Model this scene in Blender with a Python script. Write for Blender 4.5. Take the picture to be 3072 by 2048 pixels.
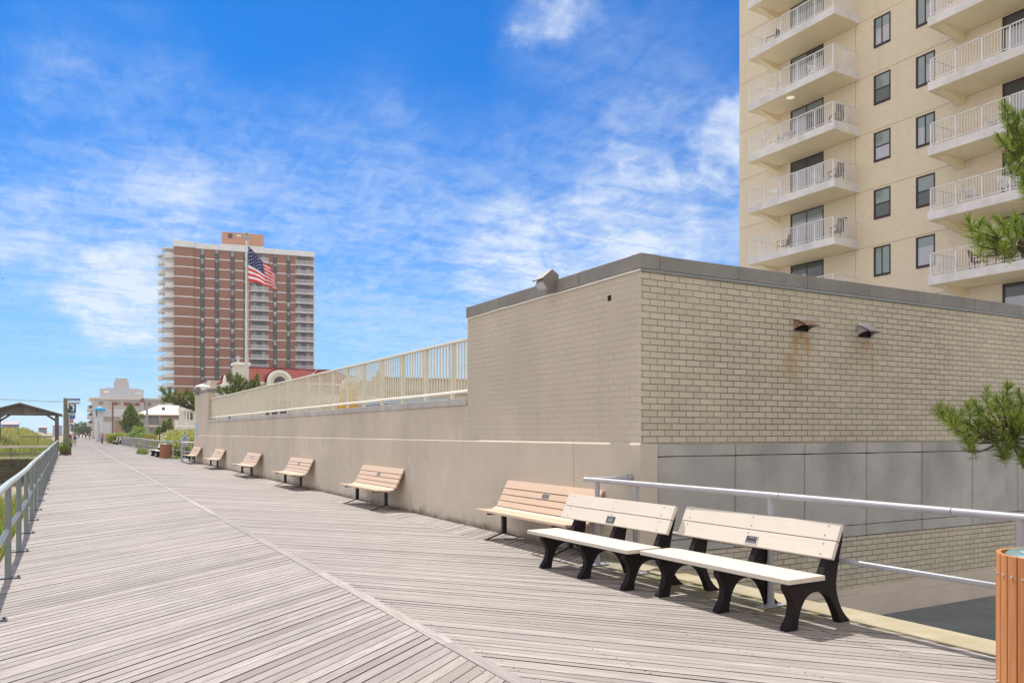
import bpy, bmesh, math, random
from mathutils import Vector, Matrix
random.seed(7)
SC = bpy.context.scene
COL = SC.collection
PI = math.pi
R = math.radians
for o in list(bpy.data.objects): bpy.data.objects.remove(o)

# ------------------------------------------------ camera
EYE = 1.67; F = 2400.; CX = 1536.; HY = 1297.          # focal length and eye level in photograph pixels
YAW = math.atan((CX-200.)/F); SA, CA = math.sin(YAW), math.cos(YAW)
cd = bpy.data.cameras.new('camera'); cam = bpy.data.objects.new('camera', cd); COL.objects.link(cam)
cd.sensor_width = 36.; cd.lens = F/3072*36; cd.shift_y = (HY-1024)/3072.
cd.clip_start = .05; cd.clip_end = 6000
cam.location = (0, 0, EYE); cam.rotation_euler = (PI/2, 0, -YAW)
SC.camera = cam

# ------------------------------------------------ sky, sun, exposure
SUN_EL = R(55.5); SUN_AZ = R(-1.5)                     # azimuth from +Y towards +X
w = bpy.data.worlds.new('World'); SC.world = w; w.use_nodes = True
nt = w.node_tree; nt.nodes.clear()
def N(t, **k):
    n = nt.nodes.new(t)
    for a, b in k.items(): setattr(n, a, b)
    return n
def L(a, b): nt.links.new(a, b)
def M(op, a, b=None, c=None, clamp=False):
    n = N('ShaderNodeMath', operation=op); n.use_clamp = clamp
    for i, v in enumerate((a, b, c)):
        if v is None: continue
        if isinstance(v, (int, float)): n.inputs[i].default_value = v
        else: L(v, n.inputs[i])
    return n.outputs[0]
def MR(v, a, b, c=0., d=1., smooth=True):
    n = N('ShaderNodeMapRange'); n.interpolation_type = 'SMOOTHSTEP' if smooth else 'LINEAR'
    L(v, n.inputs[0])
    for i, q in zip((1, 2, 3, 4), (a, b, c, d)): n.inputs[i].default_value = q
    return n.outputs[0]
def NZ(vec, scale, detail=6, rough=.6, dist=0.):
    n = N('ShaderNodeTexNoise'); L(vec, n.inputs['Vector'])
    n.inputs['Scale'].default_value = scale; n.inputs['Detail'].default_value = detail
    n.inputs['Roughness'].default_value = rough; n.inputs['Distortion'].default_value = dist
    return n.outputs['Fac']
SKY_SAT, SKY_VAL, SKY_TINT = 1.14, .80, (.02, .62, 1.16, 1)
sky = N('ShaderNodeTexSky'); sky.sky_type = 'NISHITA'; sky.sun_disc = False
sky.sun_elevation = SUN_EL; sky.sun_rotation = SUN_AZ
sky.air_density = 1.0; sky.dust_density = .3; sky.ozone_density = 3.0
tc = N('ShaderNodeTexCoord'); D = tc.outputs['Generated']
sp = N('ShaderNodeSeparateXYZ'); L(D, sp.inputs[0]); dx, dy, dz = sp.outputs
zz = M('ADD', M('MAXIMUM', dz, 0.), .09)
cb = N('ShaderNodeCombineXYZ'); L(M('DIVIDE', dx, zz), cb.inputs[0]); L(M('DIVIDE', dy, zz), cb.inputs[1]); P2 = cb.outputs[0]
mp = N('ShaderNodeMapping'); L(P2, mp.inputs[0]); mp.inputs['Rotation'].default_value = (0, 0, R(-72)); mp.inputs['Scale'].default_value = (.42, 1.15, 1)
big = NZ(mp.outputs[0], .55, 9, .62, .7)
mid = NZ(mp.outputs[0], 1.9, 10, .68, .5)
mp2 = N('ShaderNodeMapping'); L(P2, mp2.inputs[0]); mp2.inputs['Rotation'].default_value = (0, 0, R(-58)); mp2.inputs['Scale'].default_value = (.9, 1.5, 1)
fine = NZ(mp2.outputs[0], 6.5, 6, .6, .6)
soft = NZ(D, 9., 8, .6, .4)
# cloud banks: direction (given as the place they take in the photograph), angular size, amount
BANKS = [(430,600,8,.50),(600,680,7,.36),(1250,930,12,.46),(1000,850,10,.32),(950,680,8,.20),(150,1080,8,.50),(450,1180,6,.3),(60,760,5,.30),(1980,300,5,.24),(1830,180,5,.2),(2120,720,8,.5),(1750,850,9,.40),(1500,950,12,.36),(1200,740,6,.16),(1700,60,4,.34),(230,500,4,.26),(330,520,4,.26),(1990,480,5,.30),(700,520,5,.10)]
PUFFS = [(350,905,3.0,.95),(310,950,2.6,.5),(2205,400,2.7,1.2),(2190,490,2.0,.9),(1530,790,4.5,.85),(1640,830,4,.7),(1800,790,4.2,.55),(2000,640,2.6,.8),(1940,740,5,.6),(2120,700,5,.55),(1650,60,2.8,.62),(1670,130,2.2,.6),(1740,80,2.2,.4),(1890,490,2.2,.6),(1930,560,2.,.6),(1860,350,1.6,.35),(500,600,4.5,.35),(620,680,3.5,.3),(40,760,3.,.5)]
def banks(lst, k_):
    tot = None
    for (px, py, deg, wt) in lst:
        u = (px-CX)/F; v = (HY-py)/F
        d = Vector((SA+u*CA, CA-u*SA, v)).normalized()
        dn = N('ShaderNodeVectorMath', operation='DOT_PRODUCT'); L(WD, dn.inputs[0]); dn.inputs[1].default_value = d
        m = MR(dn.outputs['Value'], math.cos(R(deg*k_)), 1.0, 0., wt)
        tot = m if tot is None else M('ADD', tot, m)
    return tot
# the outlines of the banks wander with noise so that none reads as a disc
nz3 = N('ShaderNodeTexNoise'); L(D, nz3.inputs['Vector']); nz3.inputs['Scale'].default_value = 7.; nz3.inputs['Detail'].default_value = 5; nz3.inputs['Roughness'].default_value = .6
vs_ = N('ShaderNodeVectorMath', operation='SUBTRACT'); L(nz3.outputs['Color'], vs_.inputs[0]); vs_.inputs[1].default_value = (.5, .5, .5)
vm_ = N('ShaderNodeVectorMath', operation='SCALE'); L(vs_.outputs[0], vm_.inputs[0]); vm_.inputs['Scale'].default_value = .20
va_ = N('ShaderNodeVectorMath', operation='ADD'); L(D, va_.inputs[0]); L(vm_.outputs[0], va_.inputs[1]); vn_ = N('ShaderNodeVectorMath', operation='NORMALIZE'); L(va_.outputs[0], vn_.inputs[0]); WD = vn_.outputs[0]
tot = banks(BANKS, 1.5); pfs = banks(PUFFS, 1.25)
# bright cloud added outside the view as fill light for the walls
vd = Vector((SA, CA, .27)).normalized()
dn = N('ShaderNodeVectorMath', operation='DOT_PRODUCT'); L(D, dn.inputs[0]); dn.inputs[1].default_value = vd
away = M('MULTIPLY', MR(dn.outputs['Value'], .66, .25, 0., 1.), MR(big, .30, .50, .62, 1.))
# ripples of high thin cloud: fine mottling that thins out towards the clear patches
mp3 = N('ShaderNodeMapping'); L(P2, mp3.inputs[0]); mp3.inputs['Rotation'].default_value = (0, 0, R(-72)); mp3.inputs['Scale'].default_value = (5.5, 2.4, 1)
rip = NZ(mp3.outputs[0], 2.6, 5, .62, 1.2)
wis = MR(M('ADD', M('ADD', M('MULTIPLY', mid, .42), M('MULTIPLY', fine, .30)), M('MULTIPLY', rip, .28)), .38, .66, 0., 1.)
puf = MR(M('ADD', M('MULTIPLY', soft, .6), M('ADD', M('MULTIPLY', mid, .2), M('MULTIPLY', fine, .2))), .40, .62, 0., 1.)
thin = MR(M('ADD', M('MULTIPLY', big, .5), M('MULTIPLY', mid, .5)), .48, .74, 0., .18)
c1 = M('MULTIPLY', M('MINIMUM', M('ADD', M('MULTIPLY', tot, .64), thin), .85), M('ADD', M('MULTIPLY', wis, .68), .20))
c2 = M('MULTIPLY', M('MINIMUM', pfs, 1.), M('ADD', M('MULTIPLY', puf, .75), .15))
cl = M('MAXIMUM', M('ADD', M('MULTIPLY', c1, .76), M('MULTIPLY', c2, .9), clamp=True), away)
hz = MR(dz, 0., .24, .70, 0.)                          # pale haze low on the horizon
hs = N('ShaderNodeHueSaturation'); L(sky.outputs[0], hs.inputs['Color']); hs.inputs['Saturation'].default_value = SKY_SAT; hs.inputs['Value'].default_value = SKY_VAL
tn = N('ShaderNodeMixRGB', blend_type='MULTIPLY'); tn.inputs[0].default_value = 1.; L(hs.outputs[0], tn.inputs[1]); tn.inputs[2].default_value = SKY_TINT
m1 = N('ShaderNodeMixRGB'); L(hz, m1.inputs[0]); L(tn.outputs[0], m1.inputs[1]); m1.inputs[2].default_value = (2.6, 4.7, 6.7, 1)
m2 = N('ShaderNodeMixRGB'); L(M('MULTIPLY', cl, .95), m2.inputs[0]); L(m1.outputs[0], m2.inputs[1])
CV = N('ShaderNodeMixRGB'); L(MR(dn.outputs['Value'], .66, .25, 0., 1.), CV.inputs[0]); CV.inputs[1].default_value = (5.5, 6.2, 7.2, 1); CV.inputs[2].default_value = (8.6, 8.2, 7.8, 1); L(CV.outputs[0], m2.inputs[2])  # cloud outside the view made brighter and warmer to fill the walls
bg = N('ShaderNodeBackground'); bg.inputs['Strength'].default_value = .12; L(m2.outputs[0], bg.inputs[0])
wo = N('ShaderNodeOutputWorld'); L(bg.outputs[0], wo.inputs[0])
sd = bpy.data.lights.new('sun', 'SUN'); sd.energy = 5.0; sd.angle = R(.53); sd.color = (1, .93, .84)
so = bpy.data.objects.new('sun', sd); COL.objects.link(so)
S = Vector((math.sin(SUN_AZ)*math.cos(SUN_EL), math.cos(SUN_AZ)*math.cos(SUN_EL), math.sin(SUN_EL)))
so.rotation_euler = S.to_track_quat('Z', 'Y').to_euler(); so.location = (0, 0, 60)
SC.view_settings.view_transform = 'Standard'; SC.view_settings.look = 'None'
SC.view_settings.gamma = 1.; SC.view_settings.exposure = .2
SC.render.film_transparent = False

# ------------------------------------------------ materials
MATS = {}
class NT:
    def __init__(s, name, rough=.7, metal=0., spec=.5):
        s.m = bpy.data.materials.new(name); s.m.use_nodes = True; s.t = s.m.node_tree; s.t.nodes.clear()
        s.b = s.n('ShaderNodeBsdfPrincipled'); s.o = s.n('ShaderNodeOutputMaterial'); s.l(s.b.outputs[0], s.o.inputs[0])
        s.b.inputs['Roughness'].default_value = rough; s.b.inputs['Metallic'].default_value = metal
        s.b.inputs['Specular IOR Level'].default_value = spec
        s.tc = s.n('ShaderNodeTexCoord')
    def n(s, t, **k):
        n = s.t.nodes.new(t)
        for a, b in k.items(): setattr(n, a, b)
        return n
    def l(s, a, b): s.t.links.new(a, b)
    def pos(s): return s.n('ShaderNodeNewGeometry').outputs['Position']
    def math(s, op, a, b=None, clamp=False):
        n = s.n('ShaderNodeMath', operation=op); n.use_clamp = clamp
        for i, v in enumerate((a, b)):
            if v is None: continue
            if isinstance(v, (int, float)): n.inputs[i].default_value = v
            else: s.l(v, n.inputs[i])
        return n.outputs[0]
    def rng(s, v, a, b, c=0., d=1.):
        n = s.n('ShaderNodeMapRange'); n.interpolation_type = 'SMOOTHSTEP'; s.l(v, n.inputs[0])
        for i, q in zip((1, 2, 3, 4), (a, b, c, d)): n.inputs[i].default_value = q
        return n.outputs[0]
    def noise(s, vec, scale, detail=4, rough=.55, sc=None, dist=0.):
        if sc is not None:
            mp = s.n('ShaderNodeMapping'); s.l(vec, mp.inputs[0]); mp.inputs['Scale'].default_value = sc; vec = mp.outputs[0]
        n = s.n('ShaderNodeTexNoise'); s.l(vec, n.inputs['Vector']); n.inputs['Scale'].default_value = scale
        n.inputs['Detail'].default_value = detail; n.inputs['Roughness'].default_value = rough; n.inputs['Distortion'].default_value = dist
        return n.outputs['Fac']
    def mix(s, f, a, b, mode='MIX'):
        n = s.n('ShaderNodeMixRGB', blend_type=mode)
        for i, v in enumerate((f, a, b)):
            if isinstance(v, (int, float)): n.inputs[i].default_value = v if i == 0 else (v, v, v, 1)
            elif isinstance(v, tuple): n.inputs[i].default_value = (*v[:3], 1)
            else: s.l(v, n.inputs[i])
        return n.outputs[0]
    def col(s, c): s.l(c, s.b.inputs['Base Color']) if not isinstance(c, tuple) else setattr(s.b.inputs['Base Color'], 'default_value', (*c, 1))
    def bump(s, h, strength=.3, dist=.01):
        n = s.n('ShaderNodeBump'); n.inputs['Strength'].default_value = strength; n.inputs['Distance'].default_value = dist
        s.l(h, n.inputs['Height']); s.l(n.outputs[0], s.b.inputs['Normal'])
def mat(name, c, rough=.7, var=.12, scale=3., metal=0., spec=.4, bump=0., bscale=40., alpha=None, transl=0.):
    if name in MATS: return MATS[name]
    t = NT(name, rough, metal, spec); p = t.pos()
    f = t.noise(p, scale, 6, .6)
    lo = tuple(v*(1-var) for v in c); hi = tuple(min(1, v*(1+var)) for v in c)
    t.col(t.mix(t.rng(f, .3, .7), lo, hi))
    if bump: t.bump(t.noise(p, bscale, 4, .6), bump, .004)
    if transl:
        tr = t.n('ShaderNodeBsdfTranslucent'); tr.inputs[0].default_value = (*c, 1)
        mx = t.n('ShaderNodeMixShader'); mx.inputs[0].default_value = transl
        t.l(t.b.outputs[0], mx.inputs[1]); t.l(tr.outputs[0], mx.inputs[2]); t.l(mx.outputs[0], t.o.inputs[0])
    MATS[name] = t.m; return t.m
def coord(t, axis):
    """wall coordinates in metres: axis 'x' -> (X, Z), 'y' -> (Y, Z)"""
    s = t.n('ShaderNodeSeparateXYZ'); t.l(t.pos(), s.inputs[0]); c = t.n('ShaderNodeCombineXYZ')
    t.l(s.outputs[0 if axis == 'x' else 1], c.inputs[0]); t.l(s.outputs[2], c.inputs[1]); return c.outputs[0], s
def bricks(t, vec, bw, rh, ms, c1, c2, cm, off=(0, 0), freq=.5, smooth=.1, bias=0.):
    mp = t.n('ShaderNodeMapping'); t.l(vec, mp.inputs[0]); mp.inputs['Location'].default_value = (off[0], off[1], 0)
    b = t.n('ShaderNodeTexBrick'); t.l(mp.outputs[0], b.inputs['Vector']); b.inputs['Scale'].default_value = 1.
    b.inputs['Brick Width'].default_value = bw; b.inputs['Row Height'].default_value = rh; b.inputs['Mortar Size'].default_value = ms
    b.inputs['Mortar Smooth'].default_value = smooth; b.inputs['Bias'].default_value = bias; b.offset = freq
    for k, c in (('Color1', c1), ('Color2', c2), ('Mortar', cm)): b.inputs[k].default_value = (*c, 1)
    return b

# ------------------------------------------------ mesh building
class MB:
    def __init__(s): s.v = []; s.f = []; s.m = []; s.uv = {}
    def add(s, vs, fs, mi=0):
        o = len(s.v); s.v += [tuple(p) for p in vs]
        for f in fs: s.f.append([o+i for i in f]); s.m.append(mi)
        return s
    def box(s, x0, x1, y0, y1, z0, z1, mi=0):
        if x0 > x1: x0, x1 = x1, x0
        if y0 > y1: y0, y1 = y1, y0
        if z0 > z1: z0, z1 = z1, z0
        return s.add([(x0,y0,z0),(x1,y0,z0),(x1,y1,z0),(x0,y1,z0),(x0,y0,z1),(x1,y0,z1),(x1,y1,z1),(x0,y1,z1)],
                     [(0,3,2,1),(4,5,6,7),(0,1,5,4),(1,2,6,5),(2,3,7,6),(3,0,4,7)], mi)
    def beam(s, p, q, w, h, mi=0, up=(0,0,1)):
        p, q = Vector(p), Vector(q); d = (q-p).normalized(); up = Vector(up)
        if abs(d.dot(up)) > .98: up = Vector((0, 1, 0))
        a = d.cross(up).normalized()*w/2; b = a.cross(d).normalized()*h/2
        vs = [p-a-b, p+a-b, p+a+b, p-a+b, q-a-b, q+a-b, q+a+b, q-a+b]
        return s.add(vs, [(3,2,1,0),(4,5,6,7),(0,1,5,4),(1,2,6,5),(2,3,7,6),(3,0,4,7)], mi)
    def tube(s, pts, r, seg=10, mi=0, cap=True):
        pts = [Vector(p) for p in pts]; rr = r if isinstance(r, (list, tuple)) else [r]*len(pts)
        vs = []; fs = []
        for i, p in enumerate(pts):
            d = (pts[min(i+1, len(pts)-1)]-pts[max(i-1, 0)]).normalized()
            up = Vector((0, 0, 1)) if abs(d.z) < .95 else Vector((0, 1, 0))
            a = d.cross(up).normalized(); b = a.cross(d)
            for k in range(seg):
                t = 2*PI*k/seg; vs.append(p+(a*math.cos(t)+b*math.sin(t))*rr[i])
        for i in range(len(pts)-1):
            for k in range(seg):
                fs.append((i*seg+k, i*seg+(k+1) % seg, (i+1)*seg+(k+1) % seg, (i+1)*seg+k))
        if cap: fs += [tuple(range(seg))[::-1], tuple(range((len(pts)-1)*seg, len(pts)*seg))]
        return s.add(vs, fs, mi)
    def prism(s, outl, axis, a, b, mi=0):
        """2-D outline extruded along axis ('x': outline is (y,z), 'y': (x,z), 'z': (x,y))"""
        def P(p, t): return (t, p[0], p[1]) if axis == 'x' else ((p[0], t, p[1]) if axis == 'y' else (p[0], p[1], t))
        n = len(outl); vs = [P(p, a) for p in outl]+[P(p, b) for p in outl]
        fs = [tuple(range(n))[::-1], tuple(range(n, 2*n))]+[(i, (i+1) % n, n+(i+1) % n, n+i) for i in range(n)]
        return s.add(vs, fs, mi)
    def lathe(s, prof, seg=24, c=(0,0,0), mi=0):
        n = len(prof); vs = []; fs = []
        for k in range(seg):
            t = 2*PI*k/seg
            for (r, z) in prof: vs.append((c[0]+r*math.cos(t), c[1]+r*math.sin(t), c[2]+z))
        for k in range(seg):
            for i in range(n-1):
                a = k*n+i; b = ((k+1) % seg)*n+i; fs.append((a, b, b+1, a+1))
        return s.add(vs, fs, mi)
    def build(s, name, mats, parent=None, kind=None, smooth=False, bevel=0., loc=None, recalc=True):
        me = bpy.data.meshes.new(name)
        off = Vector(parent['_o']) if parent is not None and '_o' in parent else Vector((0, 0, 0))
        if loc is not None: off = Vector(loc)
        me.from_pydata([Vector(p)-off for p in s.v] if off.length else s.v, [], s.f)
        if not isinstance(mats, (list, tuple)): mats = [mats]
        for m in mats: me.materials.append(m)
        me.polygons.foreach_set('material_index', s.m)
        if s.uv:
            ul = me.uv_layers.new(name='UVMap')
            dat = [0.]*(2*len(me.loops)); li = 0
            for fi, f in enumerate(s.f):
                uv = s.uv.get(fi)
                for j in range(len(f)):
                    if uv: dat[2*li] = uv[j][0]; dat[2*li+1] = uv[j][1]
                    li += 1
            ul.data.foreach_set('uv', dat)
        me.update()
        if recalc:
            bm = bmesh.new(); bm.from_mesh(me); bmesh.ops.recalc_face_normals(bm, faces=bm.faces); bm.to_mesh(me); bm.free()
        if smooth:
            me.polygons.foreach_set('use_smooth', [True]*len(me.polygons))
            me.set_sharp_from_angle(angle=R(40))
        o = bpy.data.objects.new(name, me); COL.objects.link(o)
        if loc is not None: o.location = loc
        if parent is not None: o.parent = parent
        if kind: o['kind'] = kind
        if bevel:
            b = o.modifiers.new('bevel', 'BEVEL'); b.width = bevel; b.segments = 2; b.limit_method = 'ANGLE'; b.angle_limit = R(40)
        return o
def tag(o, label, cat, group=None):
    o['label'] = label; o['category'] = cat
    if group: o['group'] = group
    return o
def thing(name, label, cat, loc=(0,0,0), rotz=0., group=None, world=True):
    """an Empty at the thing's base; with world=True its parts are given in world coordinates"""
    o = bpy.data.objects.new(name, None); COL.objects.link(o); o.location = loc; o.rotation_euler = (0, 0, rotz)
    o.empty_display_size = .2
    if world: o['_o'] = tuple(loc)
    return tag(o, label, cat, group)
def copy_tree(o, loc=None, rotz=None, label=None, parent=None):
    c = o.copy(); COL.objects.link(c)
    if parent is not None: c.parent = parent
    for ch in o.children: copy_tree(ch, parent=c)
    if loc is not None: c.location = loc
    if rotz is not None: c.rotation_euler = (0, 0, rotz)
    if label: c['label'] = label
    return c
def at(px, d, z=0.):
    u = (px-CX)/F; return Vector((d*(SA+u*CA), d*(CA-u*SA), z))
def atY(px, Y):
    u = (px-CX)/F; return Y*(SA+u*CA)/(CA-u*SA)
def zpx(py, d): return EYE+(HY-py)/F*d
def depth(x, y): return x*SA+y*CA

# ------------------------------------------------ surface materials
def m_deck(name, base, amt=1.):
    t = NT(name, .78, 0, .25); g = t.n('ShaderNodeNewGeometry'); uv = t.n('ShaderNodeUVMap').outputs[0]
    rnd = g.outputs['Random Per Island']
    cr = t.n('ShaderNodeValToRGB'); t.l(rnd, cr.inputs[0]); e = cr.color_ramp.elements
    b = base; e[0].position = 0; e[0].color = (b[0]*.62, b[1]*.60, b[2]*.59, 1); e[1].position = 1; e[1].color = (b[0]*1.30, b[1]*1.30, b[2]*1.29, 1)
    for p_, k in ((.14, .86), (.5, 1.), (.8, 1.07)):
        n = cr.color_ramp.elements.new(p_); n.color = (b[0]*k, b[1]*k, b[2]*k, 1)
    g1 = t.noise(uv, 1., 6, .65, (2.2, 48, 1)); g2 = t.noise(uv, 1., 4, .6, (7, 210, 1)); g3 = t.noise(uv, 1., 3, .5, (.9, 7, 1), .8)
    big = t.noise(t.pos(), .45, 4, .6)
    c = t.mix(t.rng(g1, .38, .62, 0, .78), cr.outputs[0], (b[0]*.60, b[1]*.57, b[2]*.55))
    c = t.mix(t.rng(g2, .48, .68, 0, .55), c, (b[0]*.45, b[1]*.43, b[2]*.42))
    c = t.mix(t.rng(g3, .56, .70, 0, .6), c, (b[0]*.62, b[1]*.61, b[2]*.60))
    c = t.mix(t.rng(big, .35, .7, 0, .35), c, (b[0]*1.12, b[1]*1.10, b[2]*1.05))
    # algae and damp along the shaded right kerb
    s = t.n('ShaderNodeSeparateXYZ'); t.l(t.pos(), s.inputs[0])
    gm = t.math('MULTIPLY', t.rng(s.outputs[0], 5.25, 5.95), t.rng(s.outputs[1], 9.5, 7.6)); gm = t.math('MULTIPLY', gm, t.rng(s.outputs[1], 3.9, 5.3)); gm = t.math('MULTIPLY', gm, t.rng(t.noise(t.pos(), 4.5, 4, .6), .36, .58, 0, .75))
    c = t.mix(gm, c, (.17, .17, .055))
    t.col(c); t.bump(t.math('ADD', g1, t.math('MULTIPLY', g2, .5)), .5, .004); return t.m
DECK = m_deck('weathered_deck_wood', (.368, .340, .322))
SEAMW = m_deck('weathered_seam_wood', (.36, .335, .32))
DARKGAP = mat('dark_gap', (.02, .014, .012), .9, .2)
NAIL = mat('nail_heads', (.55, .54, .55), .35, .1, metal=.6)
HOLE = mat('countersunk_nail_holes', (.05, .04, .04), .9, .1)

def m_stucco(name, c, stain=.22, axis='y'):
    t = NT(name, .88, 0, .2); p = t.pos(); v, s = coord(t, axis)
    a = t.noise(p, .55, 6, .6); b = t.noise(v, 1., 5, .6, (2.4, .30, 1)); f = t.noise(p, 14., 5, .65)
    k = t.mix(t.rng(a, .3, .7), tuple(x*.92 for x in c), tuple(x*1.07 for x in c))
    k = t.mix(t.rng(b, .52, .78, 0, stain), k, tuple(x*.66 for x in c))
    k = t.mix(t.rng(b, .42, .2, 0, .22), k, tuple(min(1, x*1.22) for x in c))
    k = t.mix(t.rng(f, .62, .8, 0, .22), k, tuple(x*.78 for x in c))
    if axis == 'y':                                   # control joints, hairline cracks and filler patches
        cj = t.math('ABSOLUTE', t.math('SUBTRACT', t.math('FRACT', t.math('ADD', t.math('MULTIPLY', s.outputs[1], 1/6.4), t.math('MULTIPLY', t.noise(p, .8, 3, .6), .012))), .5))
        k = t.mix(t.math('MULTIPLY', t.rng(cj, .0014, .0006), t.rng(t.noise(p, 1.3, 3, .6), .4, .55, .1, .8)), k, tuple(x*.4 for x in c))
        wc = t.math('ABSOLUTE', t.math('SUBTRACT', t.noise(v, 1., 7, .72, (.8, .55, 1)), .5))
        k = t.mix(t.math('MULTIPLY', t.rng(wc, .0032, .0012), t.rng(t.noise(p, .5, 2, .5), .52, .6, 0, .75)), k, tuple(x*.42 for x in c))
        k = t.mix(t.math('MULTIPLY', t.rng(wc, .05, .02), t.rng(t.noise(p, .7, 3, .6), .58, .66, 0, .3)), k, tuple(min(1, x*1.3) for x in c))
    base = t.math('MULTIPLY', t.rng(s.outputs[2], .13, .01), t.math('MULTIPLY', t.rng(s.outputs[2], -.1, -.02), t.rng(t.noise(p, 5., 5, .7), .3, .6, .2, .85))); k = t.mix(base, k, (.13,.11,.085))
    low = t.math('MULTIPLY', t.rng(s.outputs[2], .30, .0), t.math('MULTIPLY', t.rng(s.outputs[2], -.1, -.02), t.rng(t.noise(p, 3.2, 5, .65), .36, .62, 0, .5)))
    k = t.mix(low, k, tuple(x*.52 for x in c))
    t.col(k); t.bump(t.math('ADD', f, t.math('MULTIPLY', t.noise(p, 55, 4, .6), .6)), .35, .006); return t.m
PLASTER = m_stucco('beige_painted_plaster', (.57, .50, .425))
def m_paintbrick():
    t = NT('beige_painted_brick', .85, 0, .25); v, s = coord(t, 'y')
    # fine wobble keeps the joints from running dead straight
    b = bricks(t, v, .232, .083, .0045, (1,1,1), (.88,.88,.88), (0,0,0), (.07, .02), .5, .35)
    a = t.noise(t.pos(), .6, 5, .6); st = t.noise(v, 1., 5, .6, (3.0, .3, 1)); c = (.55, .485, .41)
    k = t.mix(t.rng(a, .3, .7), tuple(x*.93 for x in c), tuple(x*1.06 for x in c))
    k = t.mix(t.math('MULTIPLY', t.math('SUBTRACT', 1., b.outputs['Color']), 1.), k, tuple(x*.88 for x in c))
    jn = t.math('MULTIPLY', b.outputs['Fac'], t.rng(t.noise(t.pos(), 2.1, 5, .65), .38, .60, .06, .85))
    k = t.mix(t.math('MULTIPLY', jn, .42), k, (.25, .205, .165))
    k = t.mix(t.rng(st, .54, .78, 0, .2), k, tuple(x*.7 for x in c)); t.col(k)
    t.bump(t.math('SUBTRACT', t.math('MULTIPLY', t.noise(t.pos(), 30, 5, .6), .3), jn), .5, .008); return t.m
PBRICK = m_paintbrick()
def m_brick(name, axis, cols, mort, bw=.2405, rh=.0833, ms=.0055, off=(.12, .045), rust=None, blot=.3):
    t = NT(name, .86, 0, .25); v, s = coord(t, axis); p = t.pos()
    b = bricks(t, v, bw, rh, ms, cols[0], cols[1], mort, off, .5, .12)
    n1 = t.noise(p, 9., 5, .65); n2 = t.noise(p, 42., 4, .65); n3 = t.noise(p, .7, 5, .6); n4 = t.noise(v, 1., 5, .6, (1.8, .35, 1))
    k = t.mix(t.rng(n1, .4, .75, 0, blot), b.outputs['Color'], tuple(x*.66 for x in cols[0]))
    k = t.mix(t.rng(n2, .55, .75, 0, .32), k, tuple(x*.55 for x in cols[0]))
    k = t.mix(t.rng(n3, .3, .7, 0, .25), k, tuple(min(1, x*1.15) for x in cols[1]))
    k = t.mix(t.rng(n4, .55, .8, 0, .25), k, tuple(x*.6 for x in cols[0]))
    if rust:
        for (x, z, wd, ln, am) in rust:
            fx = t.rng(t.math('ABSOLUTE', t.math('SUBTRACT', s.outputs[0], x)), wd, .0)
            fz = t.math('MULTIPLY', t.rng(s.outputs[2], z, z-.06), t.rng(s.outputs[2], z-ln, z-ln*.25))
            sn = t.rng(t.noise(v, 1., 4, .65, (7, 1.6, 1)), .30, .58)
            k = t.mix(t.math('MULTIPLY', t.math('MULTIPLY', fx, fz), t.math('MULTIPLY', sn, am)), k, (.44, .22, .06))
    t.col(k); t.bump(t.math('SUBTRACT', t.math('MULTIPLY', n2, .35), b.outputs['Fac']), .7, .007); return t.m
BRICKF = m_brick('buff_face_brick', 'x', ((.475,.425,.335), (.57,.51,.41)), (.125,.107,.095), ms=.0062,
                 rust=[(9.12, 3.12, .15, .95, .5), (9.38, 3.10, .12, .8, .55), (9.24, 3.13, .24, .35, .55), (10.46, 3.10, .10, .8, .35), (10.66, 3.11, .22, .3, .5), (10.82, 3.0, .08, .9, .4), (9.0, 2.85, .18, .7, .4)])
BRICKS = m_brick('buff_end_brick', 'y', ((.42,.34,.22), (.52,.44,.30)), (.16,.135,.115))
def m_conc(name, c, streak=.4, axis='x', dark=.6, mould=False):
    t = NT(name, .9, 0, .2); p = t.pos(); v, s = coord(t, axis)
    a = t.noise(p, 1.1, 6, .6); f = t.noise(p, 60., 4, .6); st = t.noise(v, 1., 6, .6, (2.2, .6, 1)); g = t.noise(p, 7., 5, .7)
    k = t.mix(t.rng(a, .3, .7), tuple(x*.85 for x in c), tuple(x*1.1 for x in c))
    k = t.mix(t.rng(st, .5, .75, 0, streak), k, tuple(x*dark for x in c))
    k = t.mix(t.rng(f, .5, .8, 0, .4), k, tuple(x*.6 for x in c))
    k = t.mix(t.rng(g, .6, .75, 0, .3), k, tuple(x*.7 for x in c))
    if name == 'exposed_aggregate_panel':            # damp bloom below the open joint in the middle of each panel
        px_ = t.math('ABSOLUTE', t.math('SUBTRACT', t.math('FRACT', t.math('MULTIPLY', t.math('SUBTRACT', s.outputs[0], 6.607), 1/1.3595)), .5))
        w_ = t.math('ADD', px_, t.math('MULTIPLY', t.math('SUBTRACT', t.noise(p, 2.6, 5, .65), .5), .35))
        mk = t.math('MULTIPLY', t.rng(w_, .34, .04), t.rng(s.outputs[2], .45, 1.33)); k = t.mix(t.math('MULTIPLY', mk, .26), k, (.12,.125,.14))
        k = t.mix(t.math('MULTIPLY', t.rng(px_, .46, .5), .2), k, (.16,.15,.145))
    if mould: k = t.mix(t.rng(t.noise(p, 3., 5, .7), .4, .7, 0, .8), k, (.33, .29, .16))
    t.col(k); t.bump(f, .4, .004); return t.m
PANEL = m_conc('exposed_aggregate_panel', (.445, .428, .41), .32)
COPING = m_conc('grey_granite_coping', (.26, .245, .235), .35, dark=.6)
COPINGL = m_conc('pale_coping_block', (.47, .445, .435), .25, 'y', .7)
KERB = m_conc('mossy_concrete_kerb', (.40, .355, .265), .3, 'y', .7, True)
PAVE = m_conc('dark_pavement_slab', (.17, .185, .20), .3, 'y', .75)
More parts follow.
